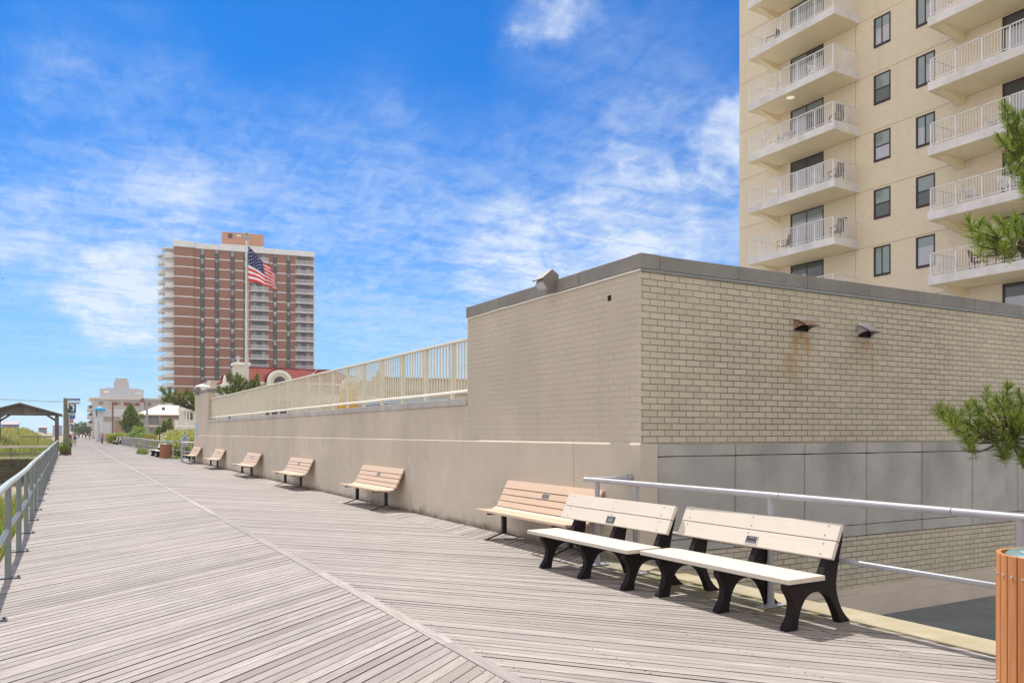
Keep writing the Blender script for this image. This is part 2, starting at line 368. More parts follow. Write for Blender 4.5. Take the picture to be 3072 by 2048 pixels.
STEELG = mat('painted_steel_grey', (.36, .36, .40), .42, .07, 6, spec=.5, bump=.05)
STEELT = mat('lit_rail_paint', (.42, .47, .46), .34, .08, 6, spec=.5)  # rail colour lightened to stand for the sun on the rails
STEELL = mat('painted_steel_blue_grey', (.20, .23, .245), .34, .1, 6, spec=.5)  # post colour darkened to stand for their shaded side
CREAM = mat('cream_painted_metal', (.70, .64, .50), .5, .05, 4)
CREAMR = mat('cream_rail_cap', (.82, .78, .68), .5, .04, 4)
WHITE = mat('white_paint', (.80, .79, .77), .55, .05, 3)
FLASH = mat('white_flashing', (.82, .80, .76), .5, .05)
ZINC = mat('zinc_flashing', (.36, .42, .47), .4, .1, metal=.3)

# ------------------------------------------------ the boardwalk
XL, XS0, XS1, XR2, XR = -.74, 2.58, 2.71, 5.56, 6.292
deck = MB()
def plank(x0, x1, y0, k, wid, z, long=0., side=True):
    """one board between x0 and x1, running with slope k; y0 is its lower edge at x0"""
    ln = math.hypot(1, k)*(x1-x0); gap = random.uniform(.009, .020)
    if random.random() < .06: gap = .028
    a, b = y0+gap/2+random.uniform(-.001, .001), y0+wid-gap/2
    dz0, dz1 = random.uniform(-.0022, .0022), random.uniform(-.0022, .0022)
    q = [(x0, a, z+dz0), (x1, a+k*(x1-x0), z+dz1), (x1, b+k*(x1-x0), z+dz1+random.uniform(-.001, .001)), (x0, b, z+dz0+random.uniform(-.001, .001))]
    i = len(deck.f)
    if side: deck.add(q+[(p[0], p[1], z-.028) for p in q], [(0,1,2,3)]); deck.add([q[0],q[1],q[2],q[3]]+[(p[0], p[1], p[2]-.028) for p in q], [(0,4,5,1), (2,6,7,3), (1,5,6,2), (3,7,4,0)], 4)
    else: deck.add(q, [(0,1,2,3)])
    u0 = random.uniform(0, 50); v0 = random.uniform(0, 50); wv = (wid-gap)
    deck.uv[i] = [(u0, v0), (u0+ln, v0), (u0+ln, v0+wv), (u0, v0+wv)]
def run(x0, x1, k, pitch, ya, yb, jag=0., cuts=(3.2, 9)):
    y = ya
    while y < yb:
        near = y < 60
        xa = x0; xe = x1+(random.uniform(-jag, jag) if jag else 0)
        while xa < xe-1e-6:
            st = xe if (not near) else min(xe, xa+random.uniform(*cuts))
            if xe-st < .45: st = xe
            plank(xa, st-(.004 if st < xe else 0), y+k*(xa-x0), k, pitch, 0., side=near)
            xa = st
        y += pitch
run(XL, XS0, .81, .141, -6, 70)
run(XL, XS0, .81, .141, 70, 330)
run(XS1, XR2, -1.19, .141, -2, 12.0, cuts=(3, 9)) ; run(XS1, XR2, -1.19, .141, 12.0, 330)
run(XR2, 6.05, -1.19, .141, -2, 8.3, .05)
run(XR2+.05, XR, .81, .141, 8.25, 50)
run(XR2+.05, 6.75, .81, .141, 50, 330)
deck.add([(XR2+.02, 8.26, -.004), (6.04, 7.75, -.004), (6.32, 8.2, -.004), (6.32, 8.84, -.004)], [(0,1,2,3)])
y = -2.
while y < 330:                                         # the long boards over the seams
    ln = random.uniform(3.2, 4.6); i = len(deck.f)
    for (xa, xb, zt) in ((XS0+.004, XS1-.004, .004), (XR2+.004, XR2+.046, .0)):
        if xa > 5 and y < 8.4: continue
        i = len(deck.f); deck.add([(xa, y+.004, zt), (xb, y+.004, zt), (xb, y+ln-.003, zt), (xa, y+ln-.003, zt), (xa, y+.004, -.03), (xb, y+.004, -.03), (xb, y+ln-.003, -.03), (xa, y+ln-.003, -.03)],
              [(0,1,2,3), (1,5,6,2), (0,3,7,4)], 1)
        r0 = random.uniform(0, 40); deck.uv[i] = [(r0, r0), (r0, r0+.12), (r0+ln, r0+.12), (r0+ln, r0)]
    y += ln
yy = 3.5
while yy < 15:                                         # nail heads on the joists
    for xj in (XL+.35, .30, 1.45, XS0-.05, XS1+.06, 3.55, 4.5, 5.48):
        for dy in (.035, .1):
            if random.random() < .35: continue
            x, y_ = xj+random.uniform(-.012, .012), yy+dy+random.uniform(-.01, .01)
            bright = xj < XS0
            deck.add([(x+.0065*math.cos(a*PI/3), y_+.0065*math.sin(a*PI/3), .0042) for a in range(6)], [tuple(range(6))], 2 if bright else 3)
    yy += .141
deck_o = deck.build('boardwalk', [DECK, SEAMW, NAIL, HOLE, mat('plank_edge', (.10,.065,.055), .9, .2)], kind='structure', recalc=False)
g = MB(); g.box(XL+.01, 6.04, -6, 8.2, -.10, -.032); g.box(XL+.01, 6.29, 8.2, 50, -.10, -.032); g.box(XL+.01, 6.74, 50, 331, -.10, -.032)
g.build('boardwalk_dark_sheet', DARKGAP, kind='structure')  # dark sheet below the boards, standing in for shade in the gaps
g = MB(); g.box(XL-.02, XL+.03, -6, 331, -1.2, -.03); g.build('boardwalk_fascia', mat('dark_timber', (.10,.085,.07), .85, .25), kind='structure')

# ------------------------------------------------ ground
GRD = m_conc('sandy_ground', (.33, .29, .21), .2, 'y', .8)
def dune(x, y):
    h = -.95-.6*max(0, min(1, (y-24)/12.))*max(0, min(1, (60-y)/4.))
    t = min(1, max(0, (y-52)/70.)); t = t*t*(3-2*t)
    h += t*2.55*min(1, max(0, (-x-1.2)/5.))
    h += .22*t*math.sin(x*.31+1.)*math.sin(y*.09+2)
    if x > -1.5: h = min(h, -.3)
    return h
g = MB()
xs = [-900, -500, -260, -140, -80, -50, -34, -24, -17, -12, -9, -6.5, -4.5, -3, -2, -1.2, -.7]; ys = [-60, -10, 4, 8, 12, 16, 22, 30, 40, 48, 56, 64, 72, 80, 90, 100, 112, 125, 145, 180, 240, 400, 900, 3000]
vs = [(x, y, dune(x, y)) for y in ys for x in xs]; n = len(xs)
g.add(vs, [(j*n+i, j*n+i+1, (j+1)*n+i+1, (j+1)*n+i) for j in range(len(ys)-1) for i in range(n-1)])
g.add([(-.7,-60,-1.16),(900,-60,-1.16),(900,3000,-1.16),(-.7,3000,-1.16)], [(0,1,2,3)])
g.build('ground', GRD, kind='structure', smooth=True, recalc=False)
# sunken court beside the block
g = MB(); x = 6.46
for (xa, xb) in ((6.46, 9.6), (9.625, 12.9), (12.925, 16.2), (16.225, 19.5)):
    for (ya, yb) in ((-8, -2.6), (-2.575, 1.6), (1.625, 5.2), (5.225, 8.04)): g.box(xa, xb, ya, yb, -1.22, -1.145)
g.build('courtyard_paving', PAVE, kind='structure', bevel=.004)
g = MB(); g.prism([(6.055, -.2), (6.055, .012), (6.07, .022), (6.43, .022), (6.45, .008), (6.45, -1.15), (6.3, -1.15), (6.3, -.2)], 'y', -4, 8.02); g.build('kerb', KERB, kind='structure')

# ------------------------------------------------ the brick block at the corner
blk = thing('utility_building', 'flat roofed beige block with painted brick side and bare buff brick front beside the benches', 'building', (6.35, 8.05, 0))
XB = 6.35; YB = 8.05; YE = 13.06; XE = 26.
g = MB()
g.add([(XB, YB, 1.52), (XE, YB, 1.52), (XE, YB, 3.735), (XB, YB, 3.735)], [(0,1,2,3)], 1)
g.add([(XB, YB, 1.52), (XB, YB, 3.735), (XB, YE, 3.735), (XB, YE, 1.52)], [(0,1,2,3)], 0)
g.add([(XB, YE, 1.52), (XB, YE, 3.735), (XE, YE, 3.735), (XE, YE, 1.52)], [(0,1,2,3)], 0)
g.add([(XE, YB, 1.52), (XE, YE, 1.52), (XE, YE, 3.735), (XE, YB, 3.735)], [(0,1,2,3)], 1)
g.add([(XB, YB, 3.70), (XE, YB, 3.70), (XE, YE, 3.70), (XB, YE, 3.70)], [(0,1,2,3)], 0)
g.build('wall', [PBRICK, BRICKF], blk, recalc=False)
g = MB(); g.box(6.62, XE, YB+.002, YB+.3, -.685, .095); g.build('brick_base', BRICKF, blk)
g = MB(); g.box(6.47, XE, YB-.012, YB+.3, -1.15, -.688); g.build('plaster_base', PLASTER, blk, bevel=.006)
g = MB(); g.box(6.40, XE-.1, YB+.06, YB+.3, .09, 1.519); g.build('panel_backing', mat('joint_backing', (.06,.055,.055), .9, .2), blk)
def dupe(o, loc, parent):
    c = o.copy(); COL.objects.link(c); c.parent = parent; c.location = loc; return c
xs = [6.607+1.3595*k for k in range(15)]
for row, (za, zb, pr, cap) in enumerate(((1.365, 1.515, .008, 0), (.279, 1.353, .0, 1), (.108, .268, .004, 0))):
    for k in range(-1, 14):
        xa = (xs[k]+.0045) if k >= 0 else 6.36; xb = xs[k+1]-.0045
        if k < 0: continue
        q = YB-pr+random.uniform(-.003, .004); g = MB()
        if cap:   # bowed top edge where the panels have lost their mortar
            pts = [(xa, za), (xb, za), (xb, zb-.004)]+[(xb+(xa-xb)*i/6, zb-.004+.008*math.sin(PI*i/6)) for i in range(1, 6)]+[(xa, zb-.004)]
            g.prism(pts, 'y', q, YB+.07)
        else: g.box(xa, xb, q, YB+.07, za, zb)
        g.build('concrete_panel', PANEL, blk, bevel=.004, loc=(xa-6.35, q-8.05, za) if False else None)
# lower plaster wall that carries the ledge, shared by block, terrace wall and end pier
def lower_wall(parent, ya, yb, name='plaster_base'):
    g = MB(); g.prism([(6.322, -.4), (6.322, 1.512), (6.330, 1.526), (6.352, 1.534), (6.45, 1.534), (6.45, -.4)], 'y', ya, yb); return g.build(name, PLASTER, parent)
lower_wall(blk, 8.044, YE)
g = MB(); g.box(6.322, 6.60, 8.03, 8.043, -1.15, 1.52); g.build('plaster_return', PLASTER, blk)
def coping_run(parent, joints, axis, fixed0, fixed1, z0, z1, m, first=None):
    for a, b in zip(joints[:-1], joints[1:]):
        g = MB(); j = random.uniform(-.003, .003)
        if axis == 'y': g.box(fixed0+j, fixed1, a+.004, b-.004, z0, z1+j)
        else: g.box(a+.004, b-.004, fixed0+j, fixed1, z0, z1+j)
        g.build('coping_stone', m, parent, bevel=.006)
coping_run(blk, [8.22, 9.415, 10.6, 11.778, 12.94, 13.07], 'y', 6.318, 6.62, 3.742, 3.93, COPING)
coping_run(blk, [6.63+1.3587*k for k in range(15)], 'x', 8.015, 8.3, 3.742, 3.93, COPING)
g = MB(); g.prism([(6.312, 8.009), (6.625, 8.009), (6.625, 8.215), (6.312, 8.215)], 'z', 3.742, 3.934); g.build('coping_stone', COPING, blk, bevel=.006)
g = MB(); g.beam((6.335, 8.03, 3.728), (6.335, 10.1, 3.722), .035, .016); g.beam((6.330, 10.08, 3.727), (6.335, 11.6, 3.726), .04, .016); g.beam((6.333, 11.58, 3.733), (6.333, 13.06, 3.722), .035, .015); g.build('flashing', FLASH, blk)
g = MB(); g.box(6.32, XE, 8.02, 8.06, 3.722, 3.736); g.build('flashing', ZINC, blk)
g = MB(); g.prism([(8.685+.0, 3.43), (8.76, 3.43), (8.76, 3.505), (8.685, 3.505)], 'x', 6.346, 6.4); g.build('weep_hole', DARKGAP, blk)
# flood light clamped to the coping
def flood(parent, x, y, z, s=1.):
    """wall pack lamp: pale housing leaning out over the walk, dark end plate towards the courtyard"""
    P = lambda l: [(x+a_*s, z+b_*s) for a_, b_ in l]
    g = MB(); g.prism(P([(.02,-.09),(-.13,-.10),(-.20,-.02),(-.16,.06),(-.02,.12),(.02,.08)]), 'y', y-.10*s, y+.17*s)
    h = g.build('floodlight', mat('pale_aluminium', (.50,.50,.50), .45, .1, metal=.2), parent, bevel=.008)
    o_ = parent['_o']
    g = MB(); g.prism(P([(.06,-.12),(-.12,-.135),(-.20,-.03),(-.22,.04),(-.05,.185),(.06,.12)]), 'y', y-.125*s, y-.10*s); g.prism(P([(-.225,.03),(-.05,.18),(-.05,.20),(-.235,.045)]), 'y', y-.12*s, y+.19*s)
    o = g.build('hood', mat('dull_brown_grey_metal', (.19,.175,.165), .5, .15), None, loc=(0, 0, 0)); o.parent = h; o.location = (-o_[0], -o_[1], -o_[2])
    g = MB(); g.tube([(x+.10*s, y, z-.06*s), (x+.0, y, z-.05*s)], .03*s, 8); g.box(x+.06*s, x+.12*s, y-.06*s, y+.06*s, z-.12*s, z+.0)
    o = g.build('bracket', STEELG, None, loc=(0, 0, 0)); o.parent = h; o.location = (-o_[0], -o_[1], -o_[2])
flood(blk, 6.29, 10.10, 3.885, .95)
# vent hoods
def vent(x, w, z0, z1, ms, md):
    g = MB(); dpt = .22; zz = z1-.035
    prof = [(YB+.01, z1), (YB-.05, z1), (YB-dpt, zz-.055), (YB-dpt+.01, zz-.068), (YB-.05, z1-.014), (YB+.01, z1-.014)]
    g.prism(prof, 'x', x, x+w)
    for xx in (x, x+w-.006):
        side = [(YB+.01, z1), (YB-.05, z1), (YB-dpt, zz-.055)]+[(YB-dpt+(dpt-.005)*math.sin(PI/2*k/6), zz-.055-(zz-.055-z0)*(1-math.cos(PI/2*k/6))) for k in range(1, 7)]+[(YB+.01, z0)]
        g.prism(side, 'x', xx, xx+.006)
    h = g.build('vent_hood', ms, blk)
    g = MB(); g.box(x+.006, x+w-.006, YB-.004, YB+.01, z0, z1-.01); o = g.build('duct', DARKGAP, None, loc=(0,0,0)); o.parent = h; o.location = (-6.35, -8.05, 0)
    g = MB(); g.box(x+.01, x+w*.88, YB-.012, YB+.01, z1+.0, z1+.045); o = g.build('mount_plate', md, None, loc=(0,0,0)); o.parent = h; o.location = (-6.35, -8.05, 0)
t = NT('rusty_sheet_metal', .7, .2, .4); nz = t.noise(t.pos(), 16, 5, .7); t.col(t.mix(t.rng(nz, .35, .6), (.37,.33,.33), (.33,.15,.07))); RUST = t.m
vent(9.10, .30, 3.13, 3.285, RUST, mat('pale_sheet_metal', (.50,.49,.51), .5, .1))
vent(10.47, .31, 3.12, 3.285, mat('mauve_grey_sheet_metal', (.38,.35,.37), .5, .12, 12), mat('pale_sheet_metal', (.5,.49,.51)))

# ------------------------------------------------ long terrace wall, fence, end pier
tw = thing('terrace_wall', 'long low beige plaster wall with pale coping blocks behind the tan benches', 'wall', (6.35, 13.06, 0))
g = MB(); g.box(6.352, 6.62, 13.06, 43.4, 1.5, 2.165); g.build('wall_face', PLASTER, tw)
lower_wall(tw, 13.06, 43.4, 'wall_foot')
js = [13.1, 13.821]+[14.599+1.3125*k for k in range(22)]+[43.39]
coping_run(tw, js, 'y', 6.322, 6.66, 2.167, 2.30, COPINGL)
pr = thing('end_pier', 'tall beige end wall with grey coping and brick edge, past the picket fence', 'wall', (6.35, 43.4, 0))
g = MB(); X1 = 6.69
g.add([(XB, 43.4, 1.5), (X1, 43.4, 1.5), (X1, 43.4, 3.74), (XB, 43.4, 3.74)], [(0,1,2,3)], 1)
g.add([(XB, 43.4, 1.5), (XB, 43.4, 3.74), (XB, 48.35, 3.74), (XB, 48.35, 1.5)], [(0,1,2,3)], 0)
g.add([(X1, 43.4, 0), (X1, 48.35, 0), (X1, 48.35, 3.74), (X1, 43.4, 3.74)], [(0,1,2,3)], 1)
g.add([(XB, 48.35, 0), (X1, 48.35, 0), (X1, 48.35, 3.74), (XB, 48.35, 3.74)], [(3,2,1,0)], 0)
g.build('wall_face', [PLASTER, m_brick('buff_pier_brick', 'x', ((.50,.42,.27), (.60,.52,.36)), (.25,.2,.16))], pr, recalc=False)
lower_wall(pr, 43.4, 48.4, 'wall_foot')
coping_run(pr, [43.36, 43.9, 45.2, 46.5, 47.6, 48.4], 'y', 6.31, 6.74, 3.745, 3.93, COPING)
g = MB(); g.box(6.31, 6.345, 43.4, 48.38, 3.722, 3.738); g.build('flashing', FLASH, pr)
flood(pr, 6.33, 46.6, 3.9, 1.4)
ps = thing('wall_sign', 'narrow pale blue notice on the far end of the beige wall', 'sign', (6.35, 47.4, 1.6))
g = MB(); g.box(6.30, 6.345, 47.05, 47.95, 1.95, 2.24); g.box(6.30, 6.345, 47.05, 47.95, 1.52, 1.92); g.build('panel', mat('pale_blue_enamel', (.42,.58,.68), .5), ps)
g = MB()
for z in (2.18, 2.1, 2.02, 1.84, 1.76, 1.68, 1.60): g.box(6.296, 6.3, 47.12, 47.88, z, z+.025)
g.build('lettering', mat('grey_blue_print', (.2,.3,.38), .6), ps)
fn = thing('picket_fence', 'long cream metal picket fence standing on the terrace wall coping', 'fence', (6.5, 13.06, 2.3))
py = [14.02+1.3135*k for k in range(23)]
bays = [13.08]+py+[43.39]
g = MB(); g.box(6.44, 6.56, 13.06, 43.39, 3.375, 3.415); g.build('top_rail', CREAMR, fn, bevel=.006)
g = MB(); q = [13.06+i*1.1 for i in range(29)]+[43.39]; g.tube([(6.47, y_, 2.435+random.uniform(-.006, .006)) for y_ in q], .032, 8); g.build('bottom_rail', CREAMR, fn, smooth=True)
for y_ in py:
    g = MB(); g.box(6.47, 6.53, y_-.045, y_+.045, 2.30, 3.372); g.build('post', CREAM, fn, bevel=.005)
for a, b in zip(bays[:-1], bays[1:]):
    lo = a+.045+.05; hi = b-.045-.02; n = max(1, round((hi-lo)/.136)); g = MB()
    for k in range(n):
        yc = lo+(hi-lo)*(k+.5)/n; g.box(6.489, 6.511, yc-.016, yc+.016, 2.44, 3.374)
    g.build('picket_panel', CREAM, fn)

# ------------------------------------------------ pipe railings
def sub(g, name, m, par, org, **k):
    """a sub-part whose mesh is in world coordinates; org = world origin of the parent part"""
    o = g.build(name, m, None, loc=(0, 0, 0), **k); o.parent = par; o.location = (-org[0], -org[1], -org[2]); return o
DARKST = mat('dark_base_plate', (.10,.11,.13), .55, .2)
rr = thing('pipe_railing', 'grey pipe railing on the kerb behind the white benches', 'railing', (5.9, 8.4, 0))
org = rr['_o']
g = MB(); g.tube([(5.74, 8.42, 1.075), (5.82, 8.2, 1.072), (5.895, 5.385, 1.07)], .031, 14); g.build('top_rail', STEELG, rr, smooth=True)
g = MB(); g.tube([(5.895, 5.375, 1.07), (5.90, 3.70, 1.068)], .031, 14); g.build('top_rail', STEELG, rr, smooth=True)
g = MB(); g.tube([(5.90, 3.69, 1.068), (5.905, -1.5, 1.068)], .031, 14); g.build('top_rail', STEELG, rr, smooth=True)
g = MB(); g.tube([(5.78, 8.39, 1.075), (6.02, 8.30, 1.085), (6.34, 8.21, 1.085)], .027, 12); g.tube([(6.27, 8.225, 1.085), (6.30, 8.22, 1.085)], .06, 16); g.build('return_rail', STEELG, rr, smooth=True)
g = MB(); g.tube([(5.90, 7.53, .545), (5.955, 5.5, .545), (5.955, -1.5, .545)], .024, 12); g.build('mid_rail', STEELG, rr, smooth=True)
for (x, y_) in ((5.84, 8.28), (5.86, 7.53), (5.905, 5.50), (5.905, 3.20), (5.905, .80)):
    g = MB(); g.tube([(x, y_, .01), (x, y_, 1.06)], .032, 14); p_ = g.build('post', STEELG, rr, smooth=True)
    g = MB(); g.box(x-.15, x+.15, y_-.05, y_+.05, .004, .016); g.tube([(x, y_, .012), (x, y_, .03)], .042, 14)
    for s_ in (-.12, .12): g.tube([(x+s_, y_, .016), (x+s_, y_, .032)], .013, 6)
    sub(g, 'base_plate', STEELG, p_, org)
lr = thing('pipe_railing', 'long blue grey pipe railing along the beach edge of the boardwalk', 'railing', (-.58, 10.8, 0))
org = lr['_o']
pts = [(-.585+.012*math.sin(i*1.7), 3.6+2.45*i, 1.07+.006*math.sin(i*.9)) for i in range(28)]
g = MB(); g.tube(pts, .037, 12); g.build('top_rail', STEELT, lr, smooth=True)
g = MB(); g.tube([(p[0], p[1], .55) for p in pts], .027, 10); g.build('mid_rail', STEELT, lr, smooth=True)
yps = [3.6, 6.0, 8.4, 10.79, 13.13, 15.48, 17.72, 20.0, 22.6, 25.1, 27.45]
while yps[-1] < 68: yps.append(yps[-1]+2.42)
for y_ in yps:
    x = -.585; g = MB(); g.tube([(x, y_, .01), (x, y_, 1.05)], .034, 12); p_ = g.build('post', STEELL, lr, smooth=True)
    g = MB(); g.box(x-.13, x+.125, y_-.04, y_+.04, .005, .015)
    for s_ in (-.10, .10): g.tube([(x+s_, y_, .017), (x+s_, y_, .036)], .014, 6)
    sub(g, 'base_plate', DARKST, p_, org)

# ------------------------------------------------ benches
def m_paintwood(name, c, var=.06, seed=0., edge=None):
    t = NT(name, .5, 0, .35); tcg = t.tc.outputs['Object']; oi = t.n('ShaderNodeObjectInfo')
    a = t.noise(tcg, 1., 6, .6, (60, 3, 60)); b = t.noise(tcg, 7., 5, .6)
    k = t.mix(t.rng(a, .35, .7, 0, .5), c, tuple(x*(1-var*1.6) for x in c)); k = t.mix(t.rng(b, .5, .8, 0, .45), k, tuple(x*(1-var*2) for x in c))
    t.col(k); t.bump(a, .12, .002); return t.m
WBOARD = m_paintwood('off_white_recycled_board', (.64, .58, .505), .07)
TANW = m_paintwood('tan_recycled_slat', (.60, .445, .33), .08)
t = NT('black_recycled_plastic', .55, 0, .2); f_ = t.noise(t.pos(), 90, 4, .6); t.col(t.mix(t.rng(f_, .3, .7), (.008,.004,.0045), (.018,.011,.012))); t.bump(f_, .3, .003); BLKP = t.m
BLKM = mat('black_painted_steel', (.018,.014,.016), .4, .2)
PLQ = mat('bronze_black_plaque', (.045,.043,.045), .4, .2); PLF = mat('plaque_border', (.55,.52,.48), .4, .1, metal=.3)
SCREW = mat('screw_heads', (.10,.095,.09), .5, .1)
def plaque(root, o3, ax, w_, h_, rows, border):
    """ax = (across, up, out) vectors in bench space, o3 = centre on the board face"""
    a, u, n = [Vector(v) for v in ax]; o3 = Vector(o3)
    def quad(g, cx, cy, ww, hh, t0, t1, mi=0):
        c = o3+a*cx+u*cy; vs = [c+a*sx*ww/2+u*sy*hh/2+n*tt for tt in (t0, t1) for (sx, sy) in ((-1,-1),(1,-1),(1,1),(-1,1))]
        g.add(vs, [(3,2,1,0),(4,5,6,7),(0,1,5,4),(1,2,6,5),(2,3,7,6),(3,0,4,7)], mi)
    g = MB(); quad(g, 0, 0, w_, h_, .001, .005, 1 if border else 0)
    if border: quad(g, 0, 0, w_-.022, h_-.022, .004, .0065, 0)
    else:
        for s_ in (-1, 1): quad(g, 0, s_*(h_/2-.002), w_, .003, .004, .0062, 1)
    p_ = g.build('plaque', [PLQ, PLF], root)
    g = MB(); rnd = random.Random(int(w_*1000)+rows)
    for r_ in range(rows):                              # engraving too small to read, in rows of short strokes
        y_ = h_*.5-.024-(h_-.046)*(r_/(max(1, rows-1))); half = w_*.5-.022-rnd.uniform(0, .012); x = -half
        while x < half:
            l_ = rnd.uniform(.005, .012); quad(g, x+l_/2, y_, l_, .0052, .0064, .0072); x += l_+.0035
    g.build('lettering', mat('plaque_letters', (.42,.41,.40), .5, .1), None, loc=(0,0,0)).parent = p_
def white_bench(label, loc, rotz, rows, border, plx, Lh=1.0):
    """origin: floor under the middle of the seat's front edge; +x runs to the back, y along the bench"""
    t_ = thing('slatted_bench', label, 'bench', loc, rotz, 'white board benches with black legs', world=False)
    zs = .445
    g = MB()
    for (a, b) in ((0, .149), (.154, .301), (.306, .452)): g.box(a, b, -Lh, Lh, zs-.042, zs)
    g.build('seat', WBOARD, t_, bevel=.004)
    lo = Vector((.505, 0, .585)); up = Vector((.135, 0, .295)).normalized(); nrm = Vector((-up.z, 0, up.x))
    g = MB()
    for (a, b) in ((0, .157), (.165, .322)):
        p0 = lo+up*a; p1 = lo+up*b; q = -nrm*.04
        g.add([(v.x, y_, v.z) for y_ in (-Lh-.02, Lh-.0) for v in (p0, p1, p1+q, p0+q)], [(0,1,2,3),(7,6,5,4),(0,4,5,1),(1,5,6,2),(2,6,7,3),(3,7,4,0)])
    bk = g.build('backrest', WBOARD, t_, bevel=.004)
    g = MB()
    for y_ in (-.86, 0, .86):
        for a in (.03, .125, .2, .29):
            p_ = lo+up*a+nrm*.0015+Vector((0, y_+random.uniform(-.01, .01), 0)); c = []
            g.add([p_+(up*math.cos(k*PI/4)+Vector((0, 1, 0))*math.sin(k*PI/4))*.0075 for k in range(8)], [tuple(range(8))])
    sc = g.build('screw', SCREW, None, loc=(0, 0, 0), recalc=False); sc.parent = bk
    def arc(x0, z0, x1, z1, bx, bz, n=6):
        return [((1-s)**2*x0+2*s*(1-s)*bx+s*s*x1, (1-s)**2*z0+2*s*(1-s)*bz+s*s*z1) for s in [i/n for i in range(n+1)]]
    ol = [(.030, 0), (.022, .02)]+arc(.045, .055, .108, .20, .100, .11)+arc(.105, .235, .040, .335, .085, .29)[0:]+[(.034, .36), (.040, .402), (.455, .402)]
    fr = lo-nrm*.04; f1 = Vector((.455, 0, .402)); topf = lo+up*.285-nrm*.04; 
    ol += [(f1.x+.012, .42), (fr.x-.0, fr.z), (topf.x, topf.z), (topf.x+.035, topf.z+.018), (topf.x+.07, topf.z+.005), (topf.x+.085, topf.z-.04)]
    ol += arc(topf.x+.075, topf.z-.12, .655, .36, .675, .52)+arc(.658, .30, .86, .0, .70, .09)[0:]+[(.865, -0.0), (.70, 0)]
    ol += arc(.688, .03, .585, .215, .65, .13)+arc(.575, .225, .400, .300, .50, .305)+arc(.385, .300, .225, .205, .28, .30)+arc(.215, .19, .165, .0, .170, .10)
    for y_ in (-.92, -.13, .69):
        g = MB(); g.prism(ol, 'y', y_, y_+.075)
        g.build('leg_frame', BLKP, t_, bevel=.006)
    o3 = lo+up*.062+Vector((0, plx, 0))
    plaque(t_, o3, ((0, -1, 0), up, nrm), .15, .085 if not border else .088, rows, border)
    return t_
wb = white_bench('off white board bench nearest the slatted bin, bordered two line plaque', (5.222, 5.65, 0), R(1.0), 2, True, -.06, .965)
wb2 = white_bench('off white board bench overlapped by the nearest one, plain five line plaque', (5.082, 7.70, 0), R(.9), 5, False, -.02, 1.01)
def tan_bench(label, loc, rotz=0.):
    t_ = thing('slatted_bench', label, 'bench', loc, rotz, 'tan slatted benches along the terrace wall', world=False)
    Lh = 1.325; th = .038
    prof = [((.0, .465), (.095, .458)), ((.104, .455), (.198, .447)), ((.207, .445), (.300, .447)), ((.309, .449), (.385, .482)), ((.392, .492), (.437, .573)), ((.441, .585), (.486, .668)), ((.490, .680), (.532, .765)), ((.534, .778), (.600, .895))]
    seat = MB(); back = MB()
    for i, (p0, p1) in enumerate(prof):
        p0, p1 = Vector((p0[0], 0, p0[1])), Vector((p1[0], 0, p1[1])); d = (p1-p0).normalized(); nn = Vector((d.z, 0, -d.x))*th
        j = random.uniform(-.006, .006); g = seat if i < 4 else back
        g.add([(v.x, y_, v.z) for y_ in (-Lh+j, Lh+j) for v in (p0, p1, p1+nn, p0+nn)], [(0,1,2,3),(7,6,5,4),(0,4,5,1),(1,5,6,2),(2,6,7,3),(3,7,4,0)])
    seat.build('seat', TANW, t_, bevel=.004); back.build('backrest', TANW, t_, bevel=.004)
    for y_ in (-.95, .95):
        g = MB(); g.box(.29, .36, y_-.032, y_+.032, .085, .42); lg = g.build('leg', BLKM, t_, bevel=.004)
        g = MB(); path = [(.02, .405), (.30, .395), (.37, .42), (.42, .50), (.50, .655), (.60, .84)]
        for a, b in zip(path[:-1], path[1:]): g.beam((a[0]+.01, y_, a[1]), (b[0]+.01, y_, b[1]), .05, .025)
        g.build('slat_bracket', BLKM, None, loc=(0,0,0)).parent = lg
        g = MB()
        for (xa, xb) in ((.31, .045), (.34, .565)):
            g.beam((xa, y_, .10), (xb, y_, .018), .055, .014, up=(0, 1, 0) if False else (0, 0, 1)); s_ = -1 if xb < .3 else 1
            g.box(min(xb, xb+s_*.07), max(xb, xb+s_*.07), y_-.03, y_+.03, .008, .018)
        g.build('foot', BLKM, None, loc=(0,0,0)).parent = lg
    up = (Vector((.486, 0, .668))-Vector((.441, 0, .585))).normalized(); p0 = Vector((.490, 0, .680)); up = (Vector((.532, 0, .765))-p0).normalized(); nrm = Vector((-up.z, 0, up.x))
    plaque(t_, p0+up*.048+nrm*.001, ((0, -1, 0), up, nrm), .19, .082, 4, True)
    return t_
names = ['tan slatted bench in front of the block corner, partly hidden by a white bench', 'tan slatted bench standing alone, first past the tall block',
 'tan slatted bench at the terrace wall with small weeds behind, third from the corner', 'tan slatted bench at the terrace wall, fourth from the block corner',
 'tan slatted bench at the terrace wall, second from its far end', 'tan slatted bench farthest away, at the end of the terrace wall by the railing gap']
tb = tan_bench(names[0], (5.69, 10.115, 0))
for (x, y_, rz), nm in zip(((5.69, 17.37, R(.4)), (5.67, 24.45, 0), (5.65, 31.45, R(-.5)), (5.67, 39.3, 0), (5.62, 46.4, R(.6))), names[1:]):
    copy_tree(tb, (x, y_, 0), rz, nm)

